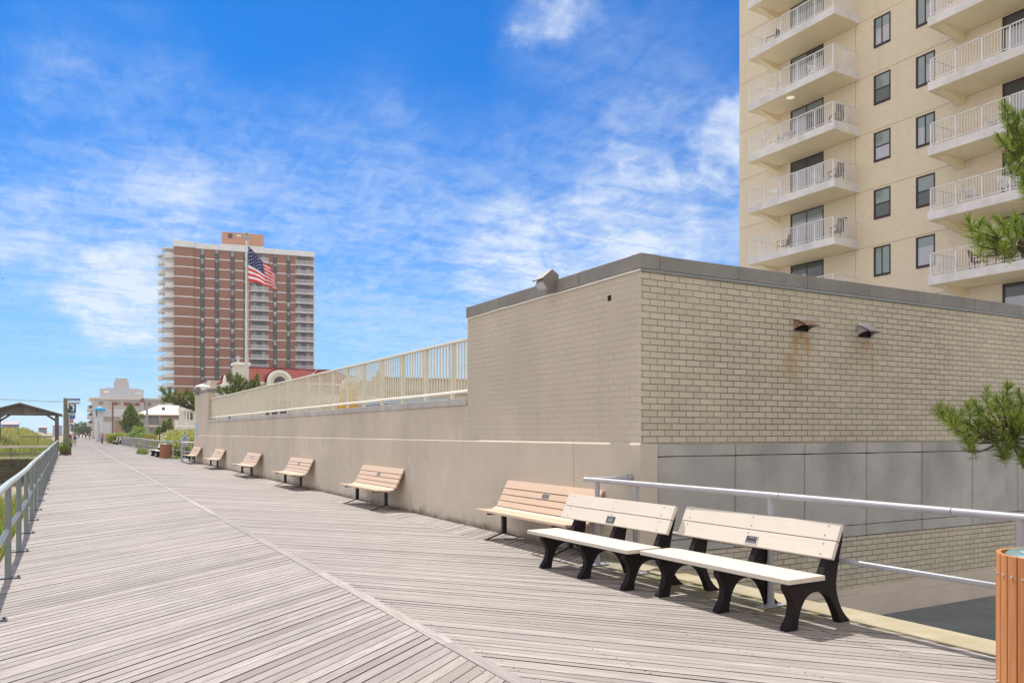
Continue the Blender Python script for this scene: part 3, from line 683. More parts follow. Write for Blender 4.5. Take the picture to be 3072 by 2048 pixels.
# ------------------------------------------------ slatted litter bin at the right edge
t = NT('orange_stained_slat', .5, 0, .35); o_ = t.tc.outputs['Object']; a_ = t.noise(o_, 1., 6, .6, (60, 60, 3)); b_ = t.noise(o_, 12, 5, .6)
t.col(t.mix(t.rng(a_, .35, .7), (.52,.225,.085), (.42,.17,.06))); t.bump(b_, .15, .003); ORSL = t.m
TEAL = mat('grey_green_lid', (.12,.20,.20), .4, .08, 8)
def litter_bin(label, loc, mslat, r=.335, h=.925, n=28, world=False):
    t_ = thing('litter_bin', label, 'litter bin', loc, 0, world=False)
    for k in range(n):
        g = MB(); w_ = 2*PI*r/n-.009; g.box(r-.028, r, -w_/2, w_/2, .03, h+random.uniform(-.002, .002))
        o = g.build('slat', mslat, t_, bevel=.003 if world else 0, loc=(0, 0, 0)); o.rotation_euler = (0, 0, 2*PI*(k+.5)/n)
    g = MB(); g.lathe([(0, .05), (r-.035, .05), (r-.035, h-.07), (r-.05, h-.07)], 32); g.build('liner', DARKGAP, t_, smooth=True)
    g = MB(); g.lathe([(r-.045, h-.075), (r-.048, h-.01), (r-.065, h+.008), (r-.12, h+.02), (.0, h+.038)], 40); lid = g.build('lid', TEAL, t_, smooth=True)
    g = MB()
    for z in (.13, h-.125):
        for k in range(n):
            a = 2*PI*(k+.5)/n; c = Vector((r*math.cos(a), r*math.sin(a), z)); d = Vector((math.cos(a), math.sin(a), 0)); g.tube([c, c+d*.007], .0085, 8)
    g.build('screw_heads', NAIL, t_)
    return t_, lid
bn, lid = litter_bin('tall round bin of orange brown slats with green lid, cropped by the right edge', (5.285, 2.632, 0), ORSL, world=True)
g = MB()                                                 # pale lettering ring on the lid, only its left strokes show
for (a0, a1, r0, r1) in ((2.55, 2.95, .235, .222), (2.62, 2.9, .215, .205), (3.0, 3.1, .235, .205), (3.2, 3.5, .235, .222), (3.25, 3.45, .213, .205)):
    n = 6; vs = []
    for i in range(n+1):
        a = a0+(a1-a0)*i/n
        for r_ in (r0, r1): vs.append((r_*math.cos(a), r_*math.sin(a), .9465+.018*(.215-r_)/.2-.0005))
    g.add(vs, [(2*i, 2*i+1, 2*i+3, 2*i+2) for i in range(n)])
g.build('lettering', WHITE, None, loc=(0, 0, 0)).parent = lid
g = MB(); an = R(180+71); c_ = Vector((.338*math.cos(an), .338*math.sin(an), 0)); tg = Vector((-math.sin(an), math.cos(an), 0))
g.beam(c_+Vector((0, 0, .60))-tg*.06, c_+Vector((0, 0, .60))+tg*.06, .006, .16)
pl = g.build('plate', mat('white_enamel_plate', (.75,.75,.76), .4, .04), bn)
g = MB(); g.tube([(-.31, -.155, .775), (-.30, -.18, .80)], .004, 5); g.tube([(-.30, -.18, .80), (-.285, -.205, .768)], .004, 5); g.build('hook', NAIL, bn)

# ------------------------------------------------ cream apartment tower on the right
TX = 32.72; TXf = 31.0; TY1 = 32.75; TY0 = 4.; TZ = 39.; KZ = 2.662
flo = lambda k: 8.09+KZ*k
tow = thing('apartment_tower', 'tall cream brick apartment tower with white railed balconies above the block', 'building', (TX, TY1, -1))
t = NT('cream_tower_brick', .85, 0, .25); v, s = coord(t, 'y')
b = bricks(t, v, .30, .098, .007, (.70,.60,.46), (.74,.64,.495), (.62,.53,.40), (0, 0), .5, .2)
n1 = t.noise(t.pos(), .25, 5, .6); st = t.noise(v, 1., 5, .6, (1.2, .12, 1)); fn_ = t.noise(v, 1., 4, .7, (3, 10, 1))
k = t.mix(t.rng(n1, .3, .7, 0, .3), b.outputs['Color'], (.72,.63,.46)); k = t.mix(t.rng(st, .52, .8, 0, .35), k, (.50,.42,.28)); k = t.mix(t.rng(fn_, .55, .8, 0, .35), k, (.52,.44,.31))
t.col(k); t.bump(t.math('SUBTRACT', .0, b.outputs['Fac']), .25, .006); TBRICK = t.m
org = tow['_o']
g = MB(); g.box(TX, TX+14, TY0, TY1, -1.1, TZ); g.build('wall', TBRICK, tow)
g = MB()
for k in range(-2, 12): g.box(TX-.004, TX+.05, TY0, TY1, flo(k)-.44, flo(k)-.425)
g.box(TX-.004, TX+.05, 25.24, 25.255, -1, TZ); g.build('expansion_joint', mat('brown_joint', (.26,.19,.11), .9, .1), tow)  # brown joint lines at each floor and one upright
t = NT('dark_window_glass', .06, 0, .6); oi = t.n('ShaderNodeObjectInfo'); t.col((.045, .055, .06)); t.b.inputs['Coat Weight'].default_value = .6; GLASS = t.m
FRAME = mat('dark_brown_frame', (.035,.018,.018), .5, .15)
BLIND = [mat('pale_blind', (.55,.62,.62), .7, .05), mat('grey_curtain', (.42,.42,.48), .8, .08), mat('cream_blind', (.55,.52,.42), .7, .06)]
t = NT('glass_over_blind', .08, 0, .7); t.col((.19, .245, .25)); t.b.inputs['Coat Weight'].default_value = .7; GLB = t.m
t = NT('glass_over_curtain', .08, 0, .7); cv = t.tc.outputs['Object']; wv_ = t.n('ShaderNodeTexWave'); wv_.bands_direction = 'Y'; wv_.inputs['Scale'].default_value = 5.; wv_.inputs['Distortion'].default_value = 1.; t.l(cv, wv_.inputs['Vector'])
t.col(t.mix(wv_.outputs['Fac'], (.30,.31,.37), (.46,.47,.54))); t.b.inputs['Coat Weight'].default_value = .7; GLC = t.m
def tower_window(y0, y1, zh, zs, kind, seed):
    g = MB(); e = .055
    g.box(TX-.02, TX+.03, y0, y0+e, zs, zh); g.box(TX-.02, TX+.03, y1-e*1.9, y1, zs, zh); g.box(TX-.02, TX+.03, y0+e, y1-e, zh-e*1.3, zh); g.box(TX-.03, TX+.03, y0+e, y1-e, zs, zs+e*1.9)
    ym = (y0+y1)/2; zm = (zs+zh)/2
    if kind in ('v', 'd'): g.box(TX-.015, TX+.03, ym-.03, ym+.03, zs+e, zh-e)
    elif kind == 'h': g.box(TX-.015, TX+.03, y0+e, y1-e, zm-.03, zm+.03)
    f = g.build('window' if kind != 'd' else 'balcony_door', FRAME, tow)
    r = random.Random(seed); 
    def pane(a, b, c, d, m):
        g = MB(); g.box(TX-.006, TX+.02, a, b, c, d); sub(g, 'pane', m, f, org)
    if kind in ('v', 'd'):
        for (a, b) in ((y0+e, ym-.03), (ym+.03, y1-e)):
            if kind == 'd':
                zz_ = zh-.55; pane(a, b, zz_, zh-e*1.3, r.choice([GLASS, GLASS, GLB])); pane(a, b, zs, zz_, r.choice([GLC, GLC, GLC, GLASS]))
            else:
                zz_ = zs+(zh-zs)*r.choice([.62, .05]); pane(a, b, zz_, zh-e*1.3, GLB); pane(a, b, zs+e*1.5, zz_, r.choice([GLASS, GLC]) if zz_ > zs+.3 else GLB)
    elif kind == 'h': pane(y0+e, y1-e, zm+.03, zh-e*1.3, r.choice([GLB, GLC])); pane(y0+e, y1-e, zs+e*1.5, zm-.03, r.choice([GLC, GLB, GLASS]))
    else: pane(y0+e, y1-e, zs+.9, zh-e*1.3, GLB); pane(y0+e, y1-e, zs+e*1.5, zs+.9, GLC)
kinds1 = {0:'v', 1:'h', 2:'h', 3:'h', 4:'v', 5:'v'}; kinds2 = {0:'s', 1:'h', 2:'v', 3:'v', 4:'v', 5:'v'}
for k in range(-2, 9):
    zh = 10.24+KZ*.993*k
    tower_window(23.40, 24.26, zh, zh-1.37, kinds1.get(k, 'h'), k)
    tower_window(21.27, 22.15, zh, zh-1.37, kinds2.get(k, 'v'), 50+k)
    tower_window(27.08, 29.14, flo(k)+2.17, flo(k), 'd', 100+k)
    tower_window(16.40, 18.42, flo(k)+2.17, flo(k), 'd', 200+k)
    tower_window(11.3, 12.15, zh, zh-1.37, 'v', 300+k); tower_window(7.6, 8.45, zh, zh-1.37, 'h', 350+k)
SLAB = m_conc('white_balcony_concrete', (.70,.67,.665), .22, 'y', .82); SOFF = mat('cream_soffit', (.80,.69,.47), .8, .05, .6)
RAILW = mat('white_balcony_rail', (.74,.715,.71), .5, .04, 4)
def balcony(k, ya, yb, kind):
    z = flo(k); g = MB()
    q = [(TX+.02, z), (TXf, z), (TXf, z-.36), (TXf+.06, z-.375), (TX+.02, z-.43)]
    g.prism(q, 'y', ya-.12, yb+.12)
    for i, f in enumerate(g.f): g.m[i] = 0
    g.m[4] = 1; g.m[5] = 1; g.m[6] = 0
    sl = g.build('balcony', [SLAB, SOFF], tow)
    g = MB(); g.prism([(TXf+.28, z-.39), (TX+.01, z-.42), (TX+.01, z-.76)], 'y', yb-.42, yb-.10); sub(g, 'bracket', SOFF, sl, org)
    # fix soffit face by normal
    me = sl.data
    for p_ in me.polygons: p_.material_index = 1 if p_.normal.z < -.7 else 0
    g = MB(); zt = z+.945; x = TXf+.04
    g.box(x-.025, x+.025, ya, yb, zt-.035, zt); g.box(x-.015, x+.015, ya, yb, z+.07, z+.095)
    for yy_ in (ya, yb): g.box(x-.02, TX, yy_-.02, yy_+.02, zt-.035, zt); g.box(x-.02, TX, yy_-.015, yy_+.015, z+.07, z+.095)
    nb = 5; ps_ = [ya+(yb-ya)*i/nb for i in range(nb+1)]
    for p_ in ps_: g.box(x-.025, x+.025, p_-.025, p_+.025, z, zt)
    for a, b in zip(ps_[:-1], ps_[1:]):
        n = 9
        for i in range(1, n): y_ = a+(b-a)*i/n; g.box(x-.008, x+.008, y_-.009, y_+.009, z+.08, zt-.03)
    for yy_ in (ya, yb):
        g.box((x+TX)/2-.02, (x+TX)/2+.02, yy_-.02, yy_+.02, z, zt)
        for i in range(1, 15): xx = x+(TX-x)*i/15; g.box(xx-.009, xx+.009, yy_-.008, yy_+.008, z+.08, zt-.03)
    sub(g, 'balcony_railing', RAILW, sl, org)
for k in range(-2, 8):
    balcony(k, 25.17, 30.33, 'a'); balcony(k, 15.1, 20.36, 'b')
g = MB(); g.box(TXf+.5, TXf+.8, 28.0, 28.3, flo(4)-.44, flo(4)-.425)
t = NT('soffit_lamp_glow', .5); t.b.inputs['Emission Color'].default_value = (1, .85, .5, 1); t.b.inputs['Emission Strength'].default_value = 2.
# balcony furniture seen through the railings
def chair(label, x, y, z, rz, m, h=.82):
    t_ = thing('patio_chair', label, 'chair', (x, y, z), rz, 'patio chairs on the tower balconies', world=False)
    g = MB()
    for i in range(5): g.box(-.24, .22, -.22+.092*i, -.22+.092*i+.07, .40, .42)
    g.build('seat', m, t_); g = MB()
    for i in range(5): g.beam((.22, -.19+.095*i, .42), (.36, -.19+.095*i, h+.1), .07, .02)
    g.beam((.36, -.25, h+.08), (.36, .25, h+.08), .03, .05); g.build('backrest', m, t_)
    for (a, b) in ((-.22, -.24), (-.22, .24), (.24, -.24), (.24, .24)):
        g = MB(); g.beam((a, b, 0), (a, b, .42 if a > 0 else .63), .035, .035); g.build('leg', m, t_)
    for b in (-.25, .25):
        g = MB(); g.box(-.25, .28, b-.03, b+.03, .62, .65); g.build('armrest', m, t_)
    return t_
WPL = mat('white_plastic', (.76,.76,.78), .45, .04); BPL = mat('dark_patio_metal', (.06,.045,.045), .5, .2); BRN = mat('brown_wicker', (.16,.10,.08), .7, .2)
chair('white patio chair on the fourth railed balcony up, in front of the dark door', TX-.75, 27.0, flo(4), R(60), WPL, .95)
chair('white patio chair at the far end of the fourth balcony up', TX-.8, 29.7, flo(4), R(-60), WPL)
chair('dark folding chair leaning by the near end of the third balcony up', TX-.7, 25.75, flo(3), R(-110), BPL, .95)
chair('white patio chair at the far end of the third balcony up', TX-.8, 29.5, flo(3), R(-75), WPL)
chair('dark slatted chair at the near end of the second balcony up', TX-.8, 25.7, flo(2), R(-100), BPL)
chair('pale patio chair beside a dark one on the second balcony up', TX-.8, 26.6, flo(2), R(80), WPL)
chair('dark chair at the near end of the lowest fully seen balcony', TX-.8, 25.6, flo(1), R(-110), BPL, .9)
chair('dark low chair at the far end of the lowest fully seen balcony', TX-.8, 28.9, flo(1), R(-70), BRN)
chair('dark chair at the far end of the topmost balcony, left stack', TX-.8, 29.6, flo(5), R(-80), BPL)
chair('white slatted chair left of its twin on the right hand balcony', TX-1.0, 19.1, flo(1)+.02, R(100), WPL)
chair('white slatted chair beside the sliding door on the right hand balcony', TX-.9, 17.7, flo(1)+.02, R(60), WPL)
chair('brown chair on the lowest right hand balcony behind the pine needles', TX-.8, 18.9, flo(0), R(100), BRN)
chair('pale folding chair low behind the railing, third right hand balcony', TX-.9, 18.2, flo(2), R(100), WPL, .6)
def ptable(label, x, y, z, m):
    t_ = thing('patio_table', label, 'table', (x, y, z), 0, world=False)
    g = MB(); g.lathe([(0, .70), (.42, .70), (.42, .675), (0, .675)], 20); g.build('tabletop', m, t_)
    for a in range(4):
        g = MB(); c_, s_ = math.cos(a*PI/2+.7), math.sin(a*PI/2+.7); g.beam((.33*c_, .33*s_, 0), (.2*c_, .2*s_, .68), .03, .03); g.build('leg', m, t_)
ptable('round white patio table on the third balcony up', TX-.8, 28.6, flo(3), WPL)
ptable('round white patio table on the second balcony up', TX-.85, 29.2, flo(2), WPL)
ptable('round dark patio table on the lowest right hand balcony', TX-.8, 17.9, flo(0), BRN)

# soffit lamp under the fifth balcony
t = NT('soffit_lamp_glow', .5); t.b.inputs['Emission Color'].default_value = (1, .86, .55, 1); t.b.inputs['Emission Strength'].default_value = .45; t.col((.8,.75,.6))
for o in [o for o in tow.children if o.name.startswith('balcony') and not o.name.startswith('balcony_door')]:
    if o.data.vertices and abs(max(v.co.z for v in o.data.vertices)+org[2]-flo(4)) < .01 and max(v.co.y for v in o.data.vertices)+org[1] > 26:
        g = MB(); g.lathe([(0, -.03), (.17, -.02), (.22, 0)], 16, (31.55, 28.1, flo(4)-.385)); sub(g, 'soffit_lamp', t.m, o, org); break

# ------------------------------------------------ foliage
def m_leaf(name, cols, rough=.55, tr=.25):
    t = NT(name, rough, 0, .3); g = t.n('ShaderNodeNewGeometry')
    cr = t.n('ShaderNodeValToRGB'); t.l(g.outputs['Random Per Island'], cr.inputs[0]); e = cr.color_ramp.elements
    e[0].color = (*cols[0], 1); e[1].color = (*cols[-1], 1)
    for i, c in enumerate(cols[1:-1]): n = e.new((i+1)/(len(cols)-1)); n.color = (*c, 1)
    big = t.noise(g.outputs['Position'], .9, 4, .6)
    c = t.mix(t.rng(big, .35, .65, 0, .35), cr.outputs[0], tuple(x*.6 for x in cols[0]))
    t.col(c); trn = t.n('ShaderNodeBsdfTranslucent'); t.l(c, trn.inputs[0]); mx = t.n('ShaderNodeMixShader'); mx.inputs[0].default_value = tr
    t.l(t.b.outputs[0], mx.inputs[1]); t.l(trn.outputs[0], mx.inputs[2]); t.l(mx.outputs[0], t.o.inputs[0]); return t.m
NEEDLE = m_leaf('pine_needle', [(.06,.095,.015), (.16,.245,.03), (.29,.38,.05), (.42,.50,.09)], .45, .3)
NEEDLE2 = m_leaf('distant_pine_needle', [(.05,.085,.018), (.14,.20,.035), (.27,.33,.07)], .55, .25)
BARK = mat('pine_bark', (.085,.055,.04), .9, .3, 12, bump=.4)
CONE = mat('green_brown_cone', (.20,.15,.075), .7, .25, 30)
def tuft(g, p, d, ln, n, wd, rnd):
    p = Vector(p); d = Vector(d).normalized(); a = d.orthogonal().normalized(); b = d.cross(a)
    for i in range(n):
        s = rnd.random(); base = p-d*ln*.95*(1-s); th = rnd.uniform(0, 2*PI); sp = (1-s)*1.15+.16+rnd.uniform(-.1, .18)
        dr = (d*math.cos(sp)+(a*math.cos(th)+b*math.sin(th))*math.sin(sp)).normalized(); dr.z -= .05
        l_ = ln*rnd.uniform(.72, 1.08); q = base+dr*l_; wv = dr.cross(Vector((rnd.uniform(-1,1), rnd.uniform(-1,1), rnd.uniform(-1,1)))).normalized()*wd
        m_ = base+dr*l_*.5+Vector((0, 0, .004))
        g.add([base-wv*.6, base+wv*.6, m_+wv, m_-wv, q], [(0,1,2,3), (3,2,4)])
def limb(g, pts, r0, r1, seg=7):
    n = len(pts); g.tube(pts, [r0+(r1-r0)*i/(n-1) for i in range(n)], seg)
def bend(a, b, k, rnd, n=5):
    a, b = Vector(a), Vector(b); off = Vector((rnd.uniform(-k, k), rnd.uniform(-k, k), rnd.uniform(-k, k*.3))); L_ = (b-a).length
    return [a.lerp(b, i/n)+off*L_*math.sin(PI*i/n) for i in range(n+1)]
rnd = random.Random(3)
pine = thing('pine_tree', 'pine with bright needle tufts reaching in at the right edge above the bin', 'tree', (9.75, 3.35, -1.15))
gn, gb = MB(), MB()
trunk = [(9.75, 3.35, -1.15), (9.6, 3.45, 0), (9.75, 3.55, 1.1), (9.45, 3.5, 2.2), (9.2, 3.7, 3.4), (9.3, 3.6, 4.6)]
gt = MB(); limb(gt, trunk, .17, .07, 10)
def cl(ox, oy, k, lst, d0, hub, base, rb):
    hub = Vector(hub); limb(gb, bend(base, hub, .12, rnd), rb, .022)
    for (x, y_) in lst:
        d_ = d0+rnd.uniform(-.3, .3); px = ox+x/k; py_ = oy+y_/k; p = at(px, d_, zpx(py_, d_))
        up = Vector((-.35+rnd.uniform(-.35, .35), rnd.uniform(-.4, .4), 1.0+rnd.uniform(-.5, .2))) if y_ >= 0 else Vector((0, 0, 1))
        st = p-up.normalized()*.10; path = bend(hub.lerp(st, rnd.uniform(.05, .5)), st, .12, rnd, 4); limb(gb, path+[p], .011, .004, 5)
        tuft(gn, p, up, .122, 130, .0021, rnd)
        for f in (.45,) if rnd.random() < .85 else ():
            q = path[-1].lerp(path[-3], f); tuft(gn, q, up+Vector((rnd.uniform(-1, 1), rnd.uniform(-1, 1), -.2)), .105, 60, .0019, rnd)
        if rnd.random() < .35: c_ = path[-2]; gc = MB(); gc.lathe([(0, -.035), (.018, -.022), (.024, 0), (.017, .022), (0, .035)], 7, c_+Vector((rnd.uniform(-.02, .02), 0, -.03))); gc.build('cone', CONE, pine, smooth=True)
cl(2740, 1120, 4.611, [(370,450),(460,520),(390,560),(560,560),(680,560),(760,470),(860,430),(940,540),(1020,270),(1150,370),(1300,190),(1240,330),(1340,380),(1470,300),(1500,420),(1120,480),(700,820),(620,700),(520,640),(780,700),(900,700),(1000,620),(1350,760),(1480,720),(1380,880),(1250,900),(1180,1020),(1060,700),(1500,1130),(1300,1040),(800,930),(1200,560),(1350,560),(1450,600),(1560,820),(1600,500),(1640,300),(1700,700),(1650,1000),(1720,420)],
   7.6, at(3030, 7.7, zpx(1325, 7.7)), (9.7, 3.5, .9), .05)
cl(2880, 280, 2.906, [(75,1110),(110,1170),(180,1120),(250,1160),(330,1100),(400,1150),(480,1080),(160,1240),(240,1270),(320,1290),(420,1240),(500,1180),(380,1350),(540,1130),(560,1300),(300,1200),(200,1330),(460,1340),(600,1200),(620,1080),(650,1300),(700,1150)],
   8.0, at(3050, 8.1, zpx(738, 8.1)), (9.3, 3.6, 2.9), .045)
cl(2880, 280, 2.906, [(380,110),(440,150),(400,220),(470,200),(510,230),(550,200),(340,390),(390,440),(430,400),(480,330),(450,510),(520,470),(430,620),(540,600),(545,720),(560,840),(560,350),(600,300),(620,180),(640,520),(650,700),(700,400),(600,950)],
   8.2, at(3066, 8.3, zpx(470, 8.3)), (9.2, 3.65, 3.9), .04)
for i in range(60):                                       # the rest of the crown, outside the picture
    hub = Vector((rnd.uniform(9.0, 11.6), rnd.uniform(1.6, 4.6), rnd.uniform(1.4, 5.6)))
    if atY(3110, hub.y) > hub.x: continue
    limb(gb, bend((9.4, 3.55, min(4.5, max(.8, hub.z-.6))), hub, .12, rnd), .03, .01)
    for j in range(13):
        p = hub+Vector((rnd.uniform(-.5,.5), rnd.uniform(-.5,.5), rnd.uniform(-.15,.35)))
        if atY(3100, p.y) > p.x-.1: continue
        limb(gb, [hub, p], .01, .005, 4); tuft(gn, p, (rnd.uniform(-.6,.6), rnd.uniform(-.6,.6), 1), .14, 48, .0032, rnd)
gt.build('trunk', BARK, pine, smooth=True); gb.build('branches', BARK, pine, smooth=True); gn.build('crown', NEEDLE, pine, recalc=False)

def pine_far(name, label, d, lst, hub, base, ln, n, wd, group=None, mt=None, extra=2, jit=1.):
    t_ = thing(name, label, 'tree', tuple(base)); g1, g2 = MB(), MB(); hub = Vector(hub)
    limb(g2, bend(base, hub, .05, rnd), .16*ln*3, .05*ln*3)
    for (px, py_) in lst:
        for e in range(extra):
            dd = d+rnd.uniform(-1.2, 1.2)*jit; p = at(px+rnd.uniform(-4, 4)*60/d, dd, zpx(py_+rnd.uniform(-3, 3)*60/d, dd)); up = Vector((rnd.uniform(-.5, .5), rnd.uniform(-.5, .5), 1.))
            limb(g2, bend(hub, p-up*ln*.4, .08, rnd, 3), .022, .01, 4); tuft(g1, p, up, ln, n, wd, rnd)
    g2.build('branches', BARK, t_, smooth=True); g1.build('crown', mt or NEEDLE2, t_, recalc=False); return t_
def src(ox, oy, k, lst): return [(ox+x/k, oy+y_/k) for (x, y_) in lst]
pine_far('pine_tree', 'dark green pine left of the end pier, in front of the red brick tower', 56, src(240, 1100, 6.533, [(1600,430),(1650,500),(1740,440),(1700,560),(1760,520),(1850,500),(1830,580),(1920,550),(1980,560),(2060,560),(2100,470),(2150,520),(2200,500),(2040,640),(2120,620),(2180,700),(1940,640),(2230,600),(2240,780),(1640,640),(1700,620),(1780,640),(2090,700),(2220,660),(2150,590),(2000,700),(1880,620)])+[(590,1200),(586,1175),(600,1215)],
   at(592, 56.5, 3.2), at(600, 57, -1), .30, 46, .013, extra=2)
pine_far('pine_tree', 'bushy pine above the terrace fence, in front of the chimney of the red roofed house', 58, src(580, 1120, 10.69, [(1180,60),(1250,110),(1400,40),(1420,130),(1530,120),(1600,180),(1500,220),(1700,270),(1650,330),(1800,300),(1900,260),(2060,80),(2040,180),(2000,280),(2100,330),(1850,380),(1750,400),(1600,420),(1450,430),(1500,500),(1350,480),(1200,520),(1080,500),(1000,480),(840,480),(780,490),(900,540),(1100,450),(1250,440),(1300,560),(1400,560),(1700,500),(1900,420),(1950,380),(1300,250),(1200,180),(1480,320),(1380,300)])+[(690,1180),(705,1176)],
   at(690, 58.5, 4.0), at(690, 59, -1), .30, 46, .013, extra=2)
pine_far('pine_tree', 'conical grey green pine beside the grey pole, right of the glazed white building', 125, src(380, 1180, 7.127, [(90,240),(80,290),(40,310),(130,300),(60,350),(150,350),(20,400),(110,400),(180,400),(60,450),(150,460),(220,460),(300,470),(10,500),(100,510),(200,520),(330,470),(60,560),(160,560),(250,560),(0,600),(110,620),(210,620),(50,660),(150,670),(-40,420),(-60,520),(-90,600),(-20,560),(-50,640),(-100,660),(0,700),(90,720),(-120,620),(260,620),(330,660),(60,760),(0,780),(-60,720),(240,680)]),
   at(392, 125.5, 3.0), at(392, 126, -1), .62, 40, .030, extra=2, jit=1.4)
pine_far('shrub_pine', 'small dark windswept pine in front of the cream house wall', 88, src(380, 1180, 7.127, [(940,560),(900,590),(850,610),(800,610),(780,640),(940,620),(900,650),(960,710),(900,720),(840,720),(780,700),(700,730),(650,760),(630,790),(690,790),(750,760),(820,760),(640,830),(680,830)]),
   at(480, 88.3, 1.6), at(480, 88.3, -1), .34, 40, .02, extra=3)
def leafcloud(g, blobs, n, ls, rnd, flat=.0):
    vol = [b[3]*b[4]*b[5] for b in blobs]; tv = sum(vol)
    for b, v in zip(blobs, vol):
        for i in range(int(n*v/tv)):
            while True:
                q = Vector((rnd.uniform(-1,1), rnd.uniform(-1,1), rnd.uniform(-1,1)))
                if .35 < q.length < 1: break
            rr_ = 1+.18*math.sin(q.x*7+b[0])*math.cos(q.y*6+q.z*5)
            p = Vector((b[0]+q.x*b[3]*rr_, b[1]+q.y*b[4]*rr_, b[2]+q.z*b[5]*rr_))
            nn = Vector((rnd.uniform(-1,1), rnd.uniform(-1,1), rnd.uniform(-.2,1))).normalized(); a = nn.orthogonal().normalized()*ls*rnd.uniform(.6, 1.2); c_ = nn.cross(a).normalized()*ls*.55
            g.add([p-a, p+c_, p+a, p-c_], [(0,1,2,3)])
def bush(name, label, blobs, n, ls, m, cat='bush', group=None, stem=True):
    b0 = blobs[0]; t_ = thing(name, label, cat, (b0[0], b0[1], -1.1), group=group); g = MB(); leafcloud(g, blobs, n, ls, rnd); g.build('foliage', m, t_, recalc=False)
    g = MB()
    for b in blobs: limb(g, bend((b0[0], b0[1], -1.1), (b[0], b[1], b[2]+b[5]*.2), .05, rnd, 3), .05, .02, 5)
    g.build('stems', BARK, t_); return t_
HEDGE = m_leaf('yellow_green_hedge_leaf', [(.12,.18,.02), (.34,.38,.06), (.55,.56,.15), (.68,.64,.24)], .45, .5)
LIME = m_leaf('lime_bush_leaf', [(.14,.24,.03), (.24,.36,.06), (.34,.44,.10)], .5, .35)
WEED = m_leaf('weed_leaf', [(.12,.18,.03), (.22,.28,.06), (.35,.36,.12)], .5, .35)
OLIVE = m_leaf('far_tree_leaf', [(.05,.10,.035), (.09,.14,.06), (.13,.18,.08)], .6, .25)
# hedge beyond the end of the wall
hb = []
for i in range(9): hb.append((8.6-.10*i+.12*math.sin(i), 54.0+2.4*i, .80+.12*math.sin(i*2.1), 1.3, 1.6, 1.0+.1*math.cos(i)))
hedge = bush('hedge', 'thick yellow green hedge behind the notice board at the railing gap', hb, 13000, .075, HEDGE, 'hedge')
g = MB(); leafcloud(g, [(b[0]-.15, b[1], b[2]-.75, b[3]*1.02, b[4], .8) for b in hb], 9000, .07, rnd); g.build('lower_foliage', m_leaf('shaded_hedge_leaf', [(.03,.05,.015), (.06,.09,.02), (.09,.12,.03)], .5, .15), hedge, recalc=False)  # lower leaves coloured darker for the shade inside the hedge
bush('bush', 'lime green bush beside the grey pole', [(at(418, 104).x, at(418, 104).y, 1.15, 1.3, 1.5, 1.35), (at(428, 102).x, at(428, 102).y, .6, 1.2, 1.3, 1.0)], 3800, .12, LIME)
bush('bush', 'yellow green bush right of the grey pole', [(at(462, 96).x, at(462, 96).y, .75, 1.4, 1.4, .8), (at(448, 98).x, at(448, 98).y, .4, 1.2, 1.4, .7), (at(478, 92).x, at(478, 92).y, .3, 1.2, 1.3, .7)], 4200, .11, m_leaf('ochre_bush_leaf', [(.22,.24,.04), (.38,.36,.07), (.48,.42,.12)]))
bush('bush', 'low flowering bush left of the conical pine', [(at(350, 120).x, at(350, 120).y, 1.2, 1.6, 1.2, .5), (at(342, 120).x, at(342, 120).y, .6, 1.2, 1.2, .6)], 2200, .13, HEDGE)
bush('weed', 'green weeds pushing up at the deck edge beside the railing, left of the brown bin', [(at(424, 62).x, at(424, 62).y, .15, .38, .4, .36), (at(434, 61).x, at(434, 61).y, .12, .3, .3, .28)], 900, .05, LIME, 'plant')
bush('weed', 'small weeds between the brown bin and the railing gap', [(at(529, 50.5).x, at(529, 50.5).y, .07, .35, .25, .12)], 400, .035, LIME, 'plant')
for i, (px, y_, h) in enumerate(((783, 27.4, .34), (800, 26.0, .2), (817, 25.0, .18), (1200, 15.3, .22), (1358, 12.5, .16))):
    x = 6.27; yb_ = {783: 27.6, 800: 26.2, 817: 25.1, 1200: 15.0, 1358: 12.2}[px]
    t_ = tag(bpy.data.objects.new('weed', None), ['tallest weed at the foot of the wall behind the third tan bench', 'small weed next to the tallest one at the wall foot', 'tiny weed at the wall foot, nearest of the three together', 'weed at the wall foot just past the lone tan bench', 'tiny weed at the wall foot close to the block corner'][i], 'weed')
    COL.objects.link(t_); t_.location = (x, yb_, 0); t_['_o'] = (x, yb_, 0)
    g = MB()
    for k in range(9):
        a = rnd.uniform(0, 6.28); q = Vector((x-abs(math.cos(a))*h*.35, yb_+math.sin(a)*h*.4, h*rnd.uniform(.4, 1))); m_ = Vector((x, yb_, 0)).lerp(q, .55)+Vector((0, 0, h*.12)); wv = Vector((0, .012, 0))
        g.add([(x, yb_-.003, 0), (x, yb_+.003, 0), m_+wv, m_-wv, q], [(0,1,2,3), (3,2,4)])
    g.build('leaves', LIME, t_, recalc=False)

